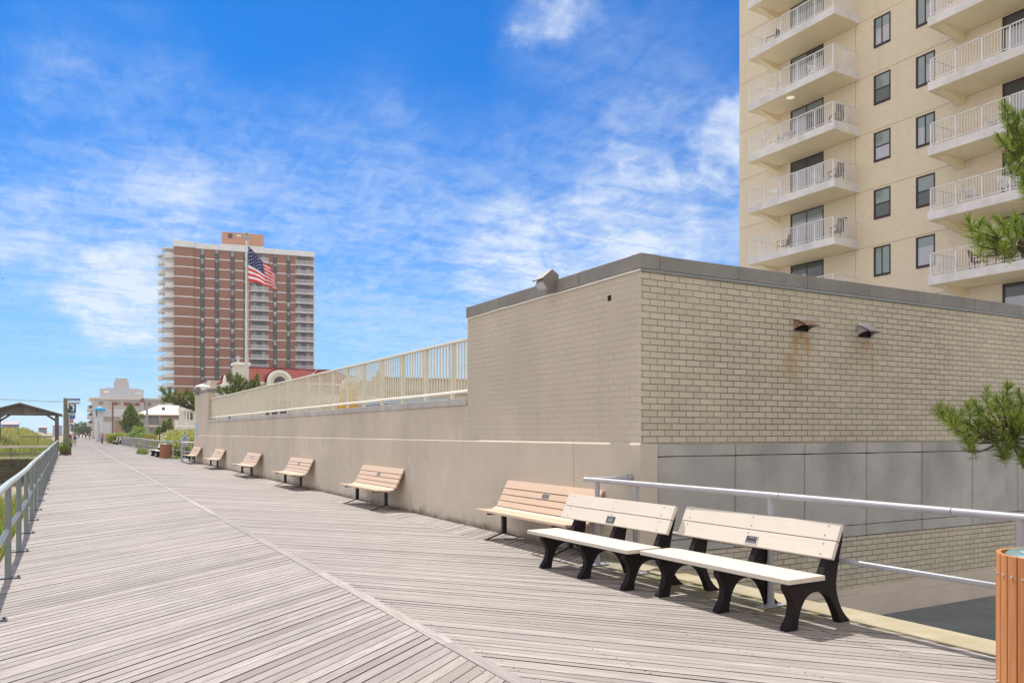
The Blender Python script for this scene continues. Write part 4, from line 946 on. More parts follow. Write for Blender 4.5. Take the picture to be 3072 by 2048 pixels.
# dune grass and reeds left of the railing
def grass(name, n, xa, xb, ya, yb, h0, h1, m, wd, seed, power=1.):
    r = random.Random(seed); g = MB()
    for i in range(n):
        y_ = ya+(yb-ya)*r.random()**power; x = xa+(xb-xa)*r.random()**1.4
        z = dune(x, y_)-.02; h = r.uniform(h0, h1)*(1+.35*math.sin(x*1.3+y_*.5)); k = wd*(1+y_/25.)
        a = r.uniform(0, 2*PI); lx, ly = math.cos(a)*h*r.uniform(.1, .55), math.sin(a)*h*r.uniform(.1, .55); w_ = Vector((math.cos(a+1.6)*.3-.9, math.sin(a+1.6), 0)).normalized()*k
        b_ = Vector((x, y_, z)); m_ = b_+Vector((lx*.35, ly*.35, h*.62)); q = b_+Vector((lx, ly, h))
        g.add([b_-w_, b_+w_, m_+w_*.8, m_-w_*.8, q], [(0,1,2,3), (3,2,4)])
    return g.build(name, m, kind='stuff', recalc=False)
GR1 = m_leaf('dune_grass_blade', [(.14,.21,.03), (.28,.34,.05), (.40,.43,.09), (.60,.58,.28)], .6, .5)
GR2 = m_leaf('dry_dune_grass', [(.28,.32,.08), (.40,.41,.12), (.52,.50,.20)], .7, .45)
grass('dune_grass', 24000, -.85, -9, 6.5, 37, .35, .85, GR1, .006, 1, 1.1)
grass('dune_grass_far', 34000, -1.3, -44, 59, 175, .35, .8, GR2, .009, 2, 1.2)
grass('dune_weeds', 9000, -.9, -12, 59, 82, .5, 1.15, GR1, .009, 5, 1.2)

# ------------------------------------------------ red brick tower
A0 = Vector((25.9, 238.2)); B0 = Vector((63.0, 232.2)); DX = (B0-A0).normalized(); ANG = math.atan2(DX.y, DX.x); WW = (B0-A0).length
def fx(px, off=0.):
    A0 = Vector((25.9, 238.2))+Vector((-DX.y, DX.x))*off
    u = (px-CX)/F; r_ = Vector((SA+u*CA, CA-u*SA)); # r_*t = A0 + DX*s
    det = r_.x*(-DX.y)+DX.x*r_.y
    return (r_.x*A0.y-r_.y*A0.x)/det if abs(det) > 1e-9 else 0.
bt = thing('apartment_tower', 'distant red brick apartment tower with white floor bands and white balconies', 'building', (A0.x, A0.y, 0), ANG, world=False)
t = NT('red_tower_brick', .88, 0, .2); n1 = t.noise(t.pos(), .12, 5, .6); n2 = t.noise(t.pos(), 1.2, 5, .6, (1, 1, 5))
k = t.mix(t.rng(n1, .3, .7, 0, .5), (.265,.135,.10), (.325,.17,.125)); k = t.mix(t.rng(n2, .4, .7, 0, .3), k, (.25,.13,.10)); t.col(k); RB = t.m
RBL = mat('orange_brick', (.47,.25,.16), .85, .08, 1.5)
BW = mat('white_tower_concrete', (.65,.67,.70), .7, .05, .5); BR_ = mat('tower_balcony_rail', (.50,.51,.56), .6, .08)
DW = mat('dark_tower_glass', (.055,.065,.08), .2, .3, .5, spec=.6); DF = mat('dark_tower_spandrel', (.075,.065,.075), .6, .15); LW = mat('light_tower_pane', (.22,.25,.28), .25, .3, .35, spec=.6); PW = mat('blind_tower_pane', (.48,.46,.43), .4, .15, .4)
TB0, FH, NF = 50.2, 2.75, 18; xst = fx(581)
g = MB(); g.box(0, WW, 0, 19, -1.2, 52.8); g.box(-.0, xst, -.7, .0, -1.2, 52.8); g.build('wall', RB, bt)
g = MB(); g.box(-.25, xst+.1, -1.0, 19.2, 52.85, 54.55); g.box(xst+.1, WW+.3, -.35, 19.2, 52.8, 54.3); g.build('parapet', BW, bt, bevel=.05)
g = MB()
for f in range(NF):
    z = TB0-FH*f
    g.box(0, xst+.04, -.78, -.6, z-.13, z+.13)
    g.box(xst+.04, WW, -.08, .1, z-.13, z+.13)
g.build('floor_band', BW, bt)
wins = [(600.5,614),(644,657.6),(691,704.5),(730.5,743.5),(818.8,830.8),(859.4,871.2)]
wf = {}
for ci, (a, b) in enumerate(wins):
    xa, xb = fx(a), fx(b)
    for f in range(15):
        z = TB0-FH*f+FH
        if f == 0: z = 52.75
        zb = TB0-FH*f+.02; zt = z-.02
        g = MB(); g.box(xa, xb, -.12, .1, zb, zt); w_ = g.build('window', DF, bt)
        r_ = random.random(); m1_, m2_ = (DW, DW) if r_ < .3 else ((LW, DW) if r_ < .62 else ((PW, LW) if r_ < .78 else (LW, LW)))
        if f < 5 and m1_ is PW: m1_ = LW
        for (c, d, m_) in ((zt-.75, zt-.08, m1_), (zt-1.45, zt-.8, m2_)):
            g = MB(); g.box(xa+.2, xb-.2, -.16, -.10, c, d); o = g.build('pane', m_, None, loc=(0,0,0)); o.parent = w_
for bi, (a, b, c, d) in enumerate(((751.8, 805, 757, 798), (885.5, 942.5, 891, 931))):
    xa, xb, xc, xd = fx(a), fx(b), fx(c), fx(d)
    for f in range(15):
        z = TB0-FH*f
        g = MB(); g.box(xa, xb, -1.5, .1, z-.25, z); bl = g.build('balcony', BW, bt)
        g = MB()
        for (p, q) in ((xa, -1.5), (xb-.12, -1.5)): g.box(p, p+.12, q, q+.12, z, z+1.15)
        g.box(xa, xb, -1.5, -1.42, z+1.0, z+1.1); g.box(xa, xb, -1.5, -1.42, z+.08, z+.2)
        for i in range(1, 3): xx = xa+(xb-xa)*i/3; g.box(xx-.06, xx+.06, -1.5, -1.4, z, z+1.1)
        nn_ = 26
        for i in range(nn_): xx = xa+(xb-xa)*(i+.5)/nn_; g.box(xx-.045, xx+.045, -1.47, -1.44, z+.1, z+1.05)
        o = g.build('balcony_railing', BR_, None, loc=(0,0,0)); o.parent = bl
        g = MB(); g.box(xc, xd, -.04, .1, z, z+2.35); dr = g.build('balcony_door', DF, bt)
        for i in range(3):
            w3 = (xd-xc)/3; g = MB(); g.box(xc+w3*i+.12, xc+w3*(i+1)-.12, -.07, -.03, z+.1, z+2.15); o = g.build('pane', random.choice([LW, DW, LW]) if i != 1 else DW, None, loc=(0,0,0)); o.parent = dr
for f in range(NF):
    z = TB0-FH*f
    g = MB(); g.prism([(0.1, .2), (-2.3, .2), (-3.05, 1.3), (-3.05, 5.2), (0.1, 5.2)], 'z', z-.3, z-.02)
    ol = [(0.05, .2), (-2.3, .2), (-3.05, 1.3), (-3.05, 5.2)]
    for p, q in zip(ol[:-1], ol[1:]):
        if p[0] > -.1: g.beam((p[0], p[1]+.06, z+.42), (q[0], q[1]+.06, z+.5), .1, 1.2)
    g.beam((-3.0, 1.3, z+.95), (-3.0, 5.2, z+.95), .08, .1)
    for i in range(9): g.box(-3.02, -2.96, 1.4+.45*i, 1.46+.45*i, z, z+.95)
    g.build('side_balcony', BW, bt)
    g = MB(); g.prism([(0.1, 10), (-3.9, 10), (-4.9, 11.2), (-4.9, 15.5), (0.1, 15.5)], 'z', z-.3, z-.02); g.beam((0, 10.06, z+.35), (-3.9, 10.06, z+.35), .1, .85); g.beam((-3.9, 10.06, z+.35), (-4.86, 11.2, z+.35), .1, .85); g.beam((-4.86, 11.2, z+.35), (-4.86, 15.5, z+.35), .1, .85)
    g.build('side_balcony', BW, bt)
    if f < 16:
        g = MB(); g.box(-.05, .05, .8, 1.9, z, z+2.2); g.build('side_door', DF, bt)
g = MB(); g.prism([(0.1, .0), (-2.3, 0), (-3.3, 1.6), (-3.3, 5.5), (-.1, 5.5)], 'z', 52.3, 52.7); g.build('side_roof', BW, bt); g = MB(); g.prism([(0.1, 9.8), (-4.2, 9.8), (-5.1, 11.2), (-5.1, 15.8), (-.1, 15.8)], 'z', 52.3, 52.7); g.build('side_roof', BW, bt)
pa, pb = fx(665.5, 5), fx(790.5, 5)
g = MB(); g.box(pa, pb, 5, 13, 54, 59.3); ph = g.build('penthouse', RBL, bt)
for (a, b, c, d, m_) in ((pa-.1, pb+.1, 55.5, 55.8, BW), (pa+1.7, pa+2.9, 57.6, 58.9, DF), (pa+4.0, pa+5.2, 58.3, 58.75, BW)):
    g = MB(); g.box(a, b, 4.9, 5.1, c, d); o = g.build('trim' if m_ is BW else 'louvre', m_, None, loc=(0,0,0)); o.parent = ph

# ------------------------------------------------ flagpole and flag
fp = thing('flagpole', 'tall white flagpole with a gold ball beyond the terrace fence', 'flagpole', tuple(at(738.5, 60, 0)))
b0 = at(738.5, 60, -1.1); tp = at(739.5, 60, zpx(716, 60))
g = MB(); g.tube([b0, b0.lerp(tp, .5), tp], [.135, .105, .07], 14); g.build('pole', mat('white_pole_paint', (.66,.68,.65), .4, .05), fp, smooth=True)
g = MB(); c_ = tp+Vector((0, 0, .12)); g.box(c_.x-.15, c_.x+.15, c_.y-.15, c_.y+.15, c_.z-.16, c_.z+.12); g.build('truck', STEELG, fp, bevel=.02)
g = MB(); g.lathe([(.001, -.13), (.08, -.1), (.13, 0), (.08, .1), (.001, .13)], 14, c_+Vector((0, 0, .27))); g.build('ball', mat('gold_finial', (.55,.45,.15), .3, .1, metal=.5), fp, smooth=True)
hp = [b0.lerp(tp, i/8)+Vector((.17-.02*i/8, -.05, 0))+Vector((.012*math.sin(i*2), 0, 0)) for i in range(9)]
g = MB(); g.tube(hp, .012, 5); g.lathe([(.001, -.16), (.05, 0), (.001, .16)], 6, at(742, 60, zpx(885, 60))); g.build('halyard', WHITE, fp)
FR = mat('flag_red', (.60,.03,.028), .8, .08, 5, transl=.3); FW = mat('flag_white', (.72,.70,.72), .8, .04, 5, transl=.3); FB = mat('flag_navy', (.02,.03,.125), .8, .1, 5, transl=.15)
NU, NV = 150, 130
cx0 = at(744.5, 60, 0); rx = Vector((CA, -SA, 0)); fwd = Vector((SA, CA, 0)); PXM = 60/F
def flagp(u, v):
    # top edge and bottom edge of the cloth as it hangs, in photograph pixels
    def q(p, s):
        n = len(p)-1; i = min(n-1, int(s*n)); f = s*n-i; f = f*f*(3-2*f)*.35+f*.65
        return tuple(a+(b-a)*f for a, b in zip(p[i], p[i+1]))
    top = [(0, 0, 0), (14, 15, .1), (28, 31, -.1), (41, 46, .05), (52, 54, -.25), (66, 62, .25), (71, 73, -.15), (76, 84, .3), (80, 96, .1)]
    bot = [(0, 106, 0), (16, 107, .12), (33, 111, .2), (50, 121, .02), (66, 126, -.15), (65, 122, .3), (72, 128, .1), (78, 131, .25), (83, 129, .1)]
    a, b = q(top, u), q(bot, u); x = a[0]+(b[0]-a[0])*v; y_ = a[1]+(b[1]-a[1])*v; w_ = a[2]+(b[2]-a[2])*v
    w_ += .10*math.sin(u*17+v*2.2)*min(1, u*3)+.05*math.sin(u*31-v*4)*u
    y_ += 1.6*math.sin(u*9+v*3)*u*(1-v)*v*4
    return cx0+rx*(x*PXM)+fwd*w_*1.6+Vector((0, 0, zpx(737+y_, 60)))
g = MB(); vs = [flagp(i/NU, j/NV) for j in range(NV+1) for i in range(NU+1)]; fs = []; ms = []
for j in range(NV):
    for i in range(NU):
        fs.append((j*(NU+1)+i, j*(NU+1)+i+1, (j+1)*(NU+1)+i+1, (j+1)*(NU+1)+i))
        s_ = j//10; mi = 0 if s_ % 2 == 0 else 1
        if i < 60 and j < 70:
            mi = 2; r_ = round((j-7)/7.); rc = 7+7*r_
            if 0 <= r_ <= 8:
                st = 5 if r_ % 2 == 0 else 10; nc = 6 if r_ % 2 == 0 else 5
                for c in range(nc):
                    cxx = st+10*c; dd = math.hypot(i-cxx, (j-rc)*1.0); an_ = math.atan2(j-rc, i-cxx)
                    if dd < 1.5+.75*math.cos(5*an_+PI/2): mi = 1
        ms.append(mi)
g.v = [tuple(p) for p in vs]; g.f = [list(f) for f in fs]; g.m = ms
o = g.build('flag', [FR, FW, FB], None, smooth=False, recalc=False); tag(o, 'red, white and blue striped flag with stars flying from the white pole', 'flag')
for p_ in o.data.polygons: p_.use_smooth = True

# ------------------------------------------------ houses and buildings behind the fence
def boxW(parent, name, x0, x1, y0, y1, z0, z1, m, bevel=0.):
    g = MB(); g.box(x0, x1, y0, y1, z0, z1); return g.build(name, m, parent, bevel=bevel)
IVORY = mat('ivory_stucco', (.60,.57,.50), .85, .05, .4); IVSH = mat('white_trim', (.74,.73,.70), .7, .04, .6)
t = NT('red_roof_tile', .85, 0, .15); uv_ = t.tc.outputs['Object']; s_ = t.n('ShaderNodeSeparateXYZ'); t.l(t.pos(), s_.inputs[0])
hh = t.math('FRACT', t.math('MULTIPLY', s_.outputs[2], 4.6)); xx_ = t.math('ABSOLUTE', t.math('SUBTRACT', t.math('FRACT', t.math('MULTIPLY', t.math('ADD', s_.outputs[0], s_.outputs[1]), 2.6)), .5))
k = t.mix(t.rng(t.noise(t.pos(), 1.5, 5, .6), .3, .7), (.20,.034,.028), (.29,.055,.045)); k = t.mix(t.rng(hh, .28, .05, 0, .75), k, (.09,.02,.02)); k = t.mix(t.rng(xx_, .36, .5, 0, .45), k, (.12,.03,.03))
t.col(k); t.bump(t.math('ADD', hh, xx_), .8, .08); TILE = t.m; TILED = mat('dark_red_ridge', (.20,.04,.035), .6, .15)
mn = thing('red_roofed_house', 'large ivory house with red tile hip roof and arched dormers behind the terrace fence', 'building', (16, 109.5, -1))
org = mn['_o']
boxW(mn, 'wall', 19.6, 37.4, 110.2, 118.5, -1, 8.4, IVORY)
g = MB(); ex0, ex1, ey0, ey1, ez = 19.2, 38.0, 109.6, 119.4, 8.5; rx0, rx1, ry, rz = 22.1, 33.6, 114.3, 10.65
V8 = [(ex0,ey0,ez),(ex1,ey0,ez),(ex1,ey1,ez),(ex0,ey1,ez),(rx0,ry,rz),(rx1,ry,rz)]
g.add(V8, [(0,1,5,4),(1,2,5),(2,3,4,5),(3,0,4),(3,2,1,0)])
# projecting wing with its own hips
wx0, wx1, wxm, wz = 28.2, 33.2, 30.7, 10.35
g.add([(wx0,ey0-.9,ez),(wx1,ey0-.9,ez),(wxm,ey0+1.6,wz),(wxm,ry,wz),(wx0,ry-2,ez+.9),(wx1,ry-2,ez+.9)], [(0,1,2),(1,5,3,2),(0,2,3,4)])
rf = g.build('roof', TILE, mn)
g = MB()
for a, b in ((V8[4], V8[5]), (V8[0], V8[4]), (V8[1], V8[5]), ((wx0,ey0-.9,ez), (wxm,ey0+1.6,wz)), ((wx1,ey0-.9,ez), (wxm,ey0+1.6,wz)), ((wxm,ey0+1.6,wz), (wxm,ry,wz))): g.tube([Vector(a)+Vector((0,0,.03)), Vector(b)+Vector((0,0,.03))], .11, 6)
sub(g, 'ridge_tiles', TILED, rf, org)
g = MB(); g.box(19.25, 37.95, 109.65, 110.25, 8.18, 8.49); g.box(28.3, 33.1, 108.7, 110.2, 8.18, 8.49); g.build('cornice', IVSH, mn)
def arch_pts(xc, w2, z0, z1, n=14, inner=0.):
    return [(xc-w2+inner, z0)]+[(xc-(w2-inner)*math.cos(PI*i/n), z1-w2+(w2-inner)*math.sin(PI*i/n)) for i in range(n+1)]+[(xc+w2-inner, z0)]
for (xc, w2, z0, z1) in ((25.0, 1.55, 7.9, 9.95), (34.9, 1.55, 6.6, 9.35)):
    g = MB(); g.prism(arch_pts(xc, w2, z0, z1), 'y', 108.9, 112.0); dm = g.build('dormer', IVORY, mn)
    g = MB(); o1 = arch_pts(xc, w2+.12, z0, z1+.12); i1 = arch_pts(xc, w2+.12, z0, z1+.12, inner=.42)
    for a in range(len(o1)-1): g.add([(o1[a][0],108.8,o1[a][1]),(o1[a+1][0],108.8,o1[a+1][1]),(i1[a+1][0],108.8,i1[a+1][1]),(i1[a][0],108.8,i1[a][1]),(o1[a][0],109.2,o1[a][1]),(o1[a+1][0],109.2,o1[a+1][1]),(i1[a+1][0],109.2,i1[a+1][1]),(i1[a][0],109.2,i1[a][1])], [(0,1,2,3),(0,4,5,1),(3,2,6,7)])
    sub(g, 'arch_trim', IVSH, dm, org)
    g = MB(); g.prism(arch_pts(xc, w2-.75, z0, z1-.75), 'y', 108.87, 108.95); sub(g, 'window', DW, dm, org)
    g = MB(); g.prism(arch_pts(xc, w2+.35, z1-w2, z1+.32), 'y', 109.4, 112.5); sub(g, 'dormer_roof', TILE, dm, org)
for (xa, xb, za, zb) in ((23.4, 26.6, 1.5, 6.0), (29.5, 31.8, 1.5, 6.0), (18, 20, 2, 6)):
    boxW(mn, 'window', xa, xb, 110.15, 110.3, za, zb, DW)
# chimney block, parapet, bell gable, lantern and balustrade at its left end
ch = thing('stucco_chimney', 'square ivory chimney block with rounded cap behind the flagpole', 'chimney', tuple(at(722, 100, -1)))
c = at(722, 100); w2 = .83
boxW(ch, 'shaft', c.x-w2, c.x+w2, c.y-w2, c.y+w2, -1, 10.0, IVORY); boxW(ch, 'cap', c.x-w2-.2, c.x+w2+.2, c.y-w2-.2, c.y+w2+.2, 9.95, 10.35, IVSH, .12)
g = MB()
for s_ in (-.3, .75): g.tube([(c.x+s_, c.y, 10.35), (c.x+s_, c.y, 10.75)], .14, 10); g.tube([(c.x+s_, c.y, 10.75), (c.x+s_, c.y, 11.2)], [.22, .24], 10)
g.build('chimney_pots', mat('pale_metal_flue', (.5,.5,.52), .4, .1, metal=.4), ch, smooth=True)
pv = thing('mission_style_annex', 'ivory annex with curved white gable and red side roof above the end pier', 'building', tuple(at(650, 96, -1)))
a, b = at(626, 96), at(672, 96)
boxW(pv, 'wall', a.x, b.x, a.y, a.y+6, -1, zpx(1143, 96), IVORY); boxW(pv, 'parapet_cap', a.x-.12, b.x, a.y-.1, a.y+.1, zpx(1144, 96), zpx(1142, 96)+.04, IVSH); boxW(pv, 'pilaster', a.x-.15, a.x+.2, a.y-.15, a.y, -1, zpx(1143, 96)+.05, IVSH)
c = at(675, 93.5)
g = MB(); pz = lambda y_: zpx(y_, 93.5)
prof = [(656,1180),(656,1156),(665,1152),(669.5,1148),(671,1138),(673,1129),(675.5,1124.5),(677.5,1129),(679,1138),(679.5,1146),(688,1142.5),(688,1146),(690,1180)]
g.prism([(atY(p, c.y), pz(q_)) for p, q_ in prof], 'y', c.y, c.y+.5); g.build('gable', IVSH, pv)
g = MB(); q = [(atY(656, c.y), pz(1151)), (atY(674, c.y), pz(1138)), (atY(676, c.y), pz(1123)), (atY(695, c.y), pz(1123.5)), (atY(695, c.y), pz(1144))]
g.prism(q, 'y', c.y+.6, c.y+3); g.build('roof', TILE, pv)
bl = thing('balustrade', 'white balustrade stepping up behind the bushy pine', 'balustrade', tuple(at(680, 91, -1)))
g = MB(); p0, p1 = at(664, 91), at(702, 91); za, zb_ = zpx(1172, 91), zpx(1160, 91)
g.beam((p0.x, p0.y, zpx(1161, 91)), (p1.x, p1.y, zpx(1150, 91)), .15, .12); g.build('handrail', IVSH, bl); g = MB(); n = 13
for i in range(n):
    p = p0.lerp(p1, (i+.5)/n); z_ = zpx(1161-11*(i+.5)/n, 91); g.box(p.x-.05, p.x+.05, p.y-.05, p.y+.05, z_-.75, z_)
g.build('balusters', IVSH, bl); g = MB(); g.beam((p0.x, p0.y, zpx(1161, 91)-1.2), (p1.x, p1.y, zpx(1150, 91)-1.2), .3, 1.0); g.build('base', IVORY, bl)
ln = thing('roof_lantern', 'small white pyramid roofed lantern left of the ivory annex', 'building', tuple(at(605, 90, -1)))
c = at(605, 90); h2 = .68
boxW(ln, 'wall', c.x-h2, c.x+h2, c.y-h2, c.y+h2, -1, zpx(1160.5, 90), IVSH); g = MB(); g.add([(c.x-.85,c.y-.85,zpx(1160,90)),(c.x+.85,c.y-.85,zpx(1160,90)),(c.x+.85,c.y+.85,zpx(1160,90)),(c.x-.85,c.y+.85,zpx(1160,90)),(c.x,c.y,zpx(1151.5,90))], [(0,1,4),(1,2,4),(2,3,4),(3,0,4),(3,2,1,0)]); g.build('roof', WHITE, ln)
ws = thing('white_shed', 'long low white boarded shed top showing above the far end of the fence', 'building', tuple(at(680, 62, -1)))
a, b = at(636, 62), at(760, 60.5); g = MB(); zt = zpx(1176.5, 62)
for i in range(5): g.box(a.x, b.x, a.y-.02*i, a.y+3, zt-.26*(i+1)+.015, zt-.26*i)
g.box(a.x, b.x, a.y+.05, a.y+3, -1, zt-1.3); g.build('wall', mat('white_boards', (.62,.64,.67), .6, .05), ws)
# beige flat building with a row of windows, seen through the pickets
bf = thing('beige_flat_building', 'low beige flat roofed building with dark windows seen through the pickets', 'building', tuple(at(1260, 80, -1)))
org = bf['_o']; Yb = 62.
BEI = mat('beige_render', (.50,.45,.37), .85, .05, .5)
X = lambda p, Y=Yb: atY(p, Y)
zY = lambda p, py_, Y=Yb: zpx(py_, depth(atY(p, Y), Y))
zt = zY(1250, 1138); xa, xb = X(1148), X(1500)
boxW(bf, 'wall', xa, xb, Yb, Yb+9, -1, zt, BEI); boxW(bf, 'roof_edge', xa-.1, xb, Yb-.15, Yb+.1, zt-.0, zt+.12, mat('brown_roof_edge', (.30,.24,.18), .8, .1))
boxW(bf, 'upper_wall', X(1333), xb, Yb+2, Yb+8, zt, zY(1400, 1131), BEI); boxW(bf, 'string_course', xa, xb, Yb-.06, Yb+.05, zt-1.15, zt-1.0, mat('brown_course', (.40,.33,.25), .8, .1))
for p in (1153, 1166, 1178, 1190, 1199, 1216, 1224, 1232, 1243, 1254, 1262, 1288, 1303, 1320, 1346, 1366, 1390, 1408):
    boxW(bf, 'window', X(p), X(p+(7 if p % 3 else 4)), Yb-.05, Yb+.1, zt-3.0, zt-1.55, DW)
g = MB(); sp_ = [(1113,1150),(1113,1143),(1124,1143),(1124,1128),(1136,1126),(1136,1112),(1139,1112),(1139,1128),(1142,1140),(1150,1140),(1150,1200),(1113,1200)]
sg = thing('stepped_gable_wall', 'stepped beige gable wall standing left of the flat roofed building', 'wall', tuple(at(1130, 66, -1)))
g.prism([(X(p, 58), zY(p, q_, 58)) for p, q_ in sp_], 'y', 58, 58.6); g.build('wall', BEI, sg)
# low pale blue canopy and yellow umbrella on the terrace
TERR = MB(); TERR.box(6.62, 40, 13.3, 48, -1.1, 2.05); TERR.build('terrace', PAVE, kind='structure')
cn = thing('pool_canopy', 'low pale blue canopy roof just above the coping behind the fence', 'canopy', tuple(at(1250, 26, 2.05)))
Yc = 24.
g = MB(); pA, pB, pC = (X(1160, Yc), zY(1160, 1199, Yc)), (X(1266, Yc), zY(1266, 1191.5, Yc)), (X(1350, Yc), zY(1350, 1197, Yc))
g.prism([pA, pB, pC, (pC[0], pC[1]-.12), (pA[0], pA[1]-.12)], 'y', Yc, Yc+3.5); g.build('roof', mat('pale_blue_canopy', (.50,.58,.62), .6, .04), cn)
g = MB(); g.box(pA[0]+.1, pA[0]+.2, Yc+.1, Yc+.2, 2.05, pA[1]-.1); g.box(pC[0]-.2, pC[0]-.1, Yc+.1, Yc+.2, 2.05, pC[1]-.1); g.build('post', WHITE, cn)
yw = thing('pool_screen_wall', 'low yellow cream screen behind the fence, left of the pale canopy', 'wall', tuple(at(1100, 30, 2.05)))
Yd = 30.; boxW(yw, 'panel', X(960, Yd), X(1175, Yd), Yd, Yd+.15, 2.0, zY(1100, 1208, Yd), mat('yellow_cream_panel', (.66,.60,.40), .7, .06)); boxW(yw, 'white_band', X(940, Yd), X(1150, Yd), Yd+.5, Yd+.6, 2.1, zY(1100, 1186, Yd), IVSH)
um = thing('folded_umbrella', 'yellow folded parasol standing on the terrace behind the pickets', 'umbrella', tuple(at(1044, 26, 2.05)))
c = at(1045, 24, 0); g = MB(); zt = zpx(1148, 24); sg_ = 20; vs = []
for j, (z_, r_) in enumerate(((2.12, .34), (2.5, .26), (3.0, .18), (zt-.1, .06), (zt, .01))):
    for i in range(sg_): a = 2*PI*i/sg_; rr_ = r_*(1+.25*math.cos(5*a+j*.3)); vs.append((c.x+rr_*math.cos(a), c.y+rr_*math.sin(a), z_))
g.add(vs, [(j*sg_+i, j*sg_+(i+1) % sg_, (j+1)*sg_+(i+1) % sg_, (j+1)*sg_+i) for j in range(4) for i in range(sg_)]); g.build('canopy', mat('yellow_canvas', (.72,.40,.06), .7, .06), um, smooth=True)
g = MB(); g.tube([(c.x, c.y, 2.0), (c.x, c.y, zt+.12)], .02, 6); g.build('pole', WHITE, um)

# ------------------------------------------------ beyond the end of the wall
hs = thing('cream_house', 'two storey tan house with wide cream hip roof beyond the hedge', 'building', tuple(at(480, 190, -1)))
Yh = 190.; TANH = mat('tan_siding', (.48,.40,.33), .85, .05, .4); CRR = mat('cream_roof', (.78,.72,.62), .8, .04, .3)
ea, eb = X(412, Yh), X(562, Yh); ez = zY(500, 1242, Yh); rz = zY(500, 1215, Yh+5)
boxW(hs, 'wall', ea+1.2, eb-.4, Yh+1, Yh+11, -1, ez, TANH)
g = MB(); g.add([(ea,Yh,ez),(eb,Yh,ez),(eb,Yh+12,ez),(ea,Yh+12,ez),(X(476,Yh+6),Yh+6,rz),(X(555,Yh+6),Yh+6,rz),(ea,Yh,ez-.25),(eb,Yh,ez-.25),(eb,Yh+12,ez-.25),(ea,Yh+12,ez-.25)], [(0,1,5,4),(1,2,5),(2,3,4,5),(3,0,4),(0,6,7,1),(1,7,8,2),(3,0,6,9),(9,8,7,6)]); g.build('roof', CRR, hs)
boxW(hs, 'eave_board', ea+.6, eb-.3, Yh+.4, Yh+.95, ez-.7, ez-.26, mat('brown_eave', (.20,.15,.12), .8, .1))  # brown board along the front below the eave
z2 = zY(450, 1276, Yh)
boxW(hs, 'balcony', X(418, Yh), X(483, Yh), Yh-1.2, Yh+1, z2-.25, z2, IVSH)
g = MB(); xa, xb = X(418, Yh), X(482, Yh); g.box(xa, xb, Yh-1.2, Yh-1.12, z2+.95, z2+1.05)
for i in range(30): xx = xa+(xb-xa)*i/29; g.box(xx-.03, xx+.03, Yh-1.19, Yh-1.13, z2, z2+.95)
g.build('balcony_railing', mat('brown_grey_rail', (.22,.19,.18), .7, .1), hs)
boxW(hs, 'window', X(446, Yh), X(478, Yh), Yh+.9, Yh+1.05, z2+.4, ez-.5, LW); boxW(hs, 'corner_post', X(478, Yh), X(481, Yh), Yh+.3, Yh+.6, z2, ez, TANH); boxW(hs, 'window', X(452, Yh), X(460, Yh), Yh+.9, Yh+1.05, z2-1.8, z2-.6, LW)
g = MB(); g.lathe([(.0, .5), (.35, .5), (.35, 0)], 10, (X(490, Yh+3), Yh+3, rz-1.0)); g.build('roof_vent', mat('dark_vent', (.12,.10,.10), .7), hs)
wh = thing('white_balcony_house', 'white house with rounded balcony and slatted railing next to the end pier', 'building', tuple(at(560, 130, -1)))
Yw = 120.; CRW = mat('pale_cream_wall', (.68,.64,.54), .8, .04, .4)
boxW(wh, 'wall', X(560, Yw), X(600, Yw), Yw+2, Yw+9, -1, zY(575, 1225, Yw), CRW); boxW(wh, 'cornice', X(557, Yw), X(600, Yw), Yw+1.6, Yw+2, zY(575, 1228, Yw), zY(575, 1222, Yw), IVSH)
g = MB(); xc = X(562, Yw); g.lathe([(0, 1.6), (.5, .9), (1.0, 0), (1.0, -.5)], 12, (xc, Yw+2, zY(562, 1222, Yw))); g.build('dome', IVSH, wh, smooth=True)
for p in (561, 569, 584): boxW(wh, 'column', X(p, Yw), X(p+2.5, Yw), Yw+.6, Yw+1.1, zY(p, 1275, Yw), zY(p, 1228, Yw), IVSH)
boxW(wh, 'window', X(577, Yw), X(583, Yw), Yw+1.9, Yw+2.1, zY(575, 1262, Yw), zY(575, 1238, Yw), DW); boxW(wh, 'window', X(566, Yw), X(569, Yw), Yw+1.9, Yw+2.1, zY(575, 1262, Yw), zY(575, 1238, Yw), DW)
zb_ = zY(560, 1277, Yw); za = zY(560, 1259, Yw); xa, xb = X(529, Yw), X(600, Yw)
boxW(wh, 'balcony', xa, xb, Yw-1, Yw+2, zY(560, 1288, Yw), zb_, IVSH, .1)
g = MB(); g.box(xa, xb, Yw-1, Yw-.9, za-.1, za); g.box(xa, xa+.1, Yw-1, Yw+2, za-.1, za)
n = 40
for i in range(n): xx = xa+(xb-xa)*i/n; g.box(xx, xx+.06, Yw-.98, Yw-.93, zb_, za)
for i in range(14): yy = Yw-1+3*i/14; g.box(xa+.02, xa+.07, yy, yy+.07, zb_, za)
g.build('balcony_railing', WHITE, wh)
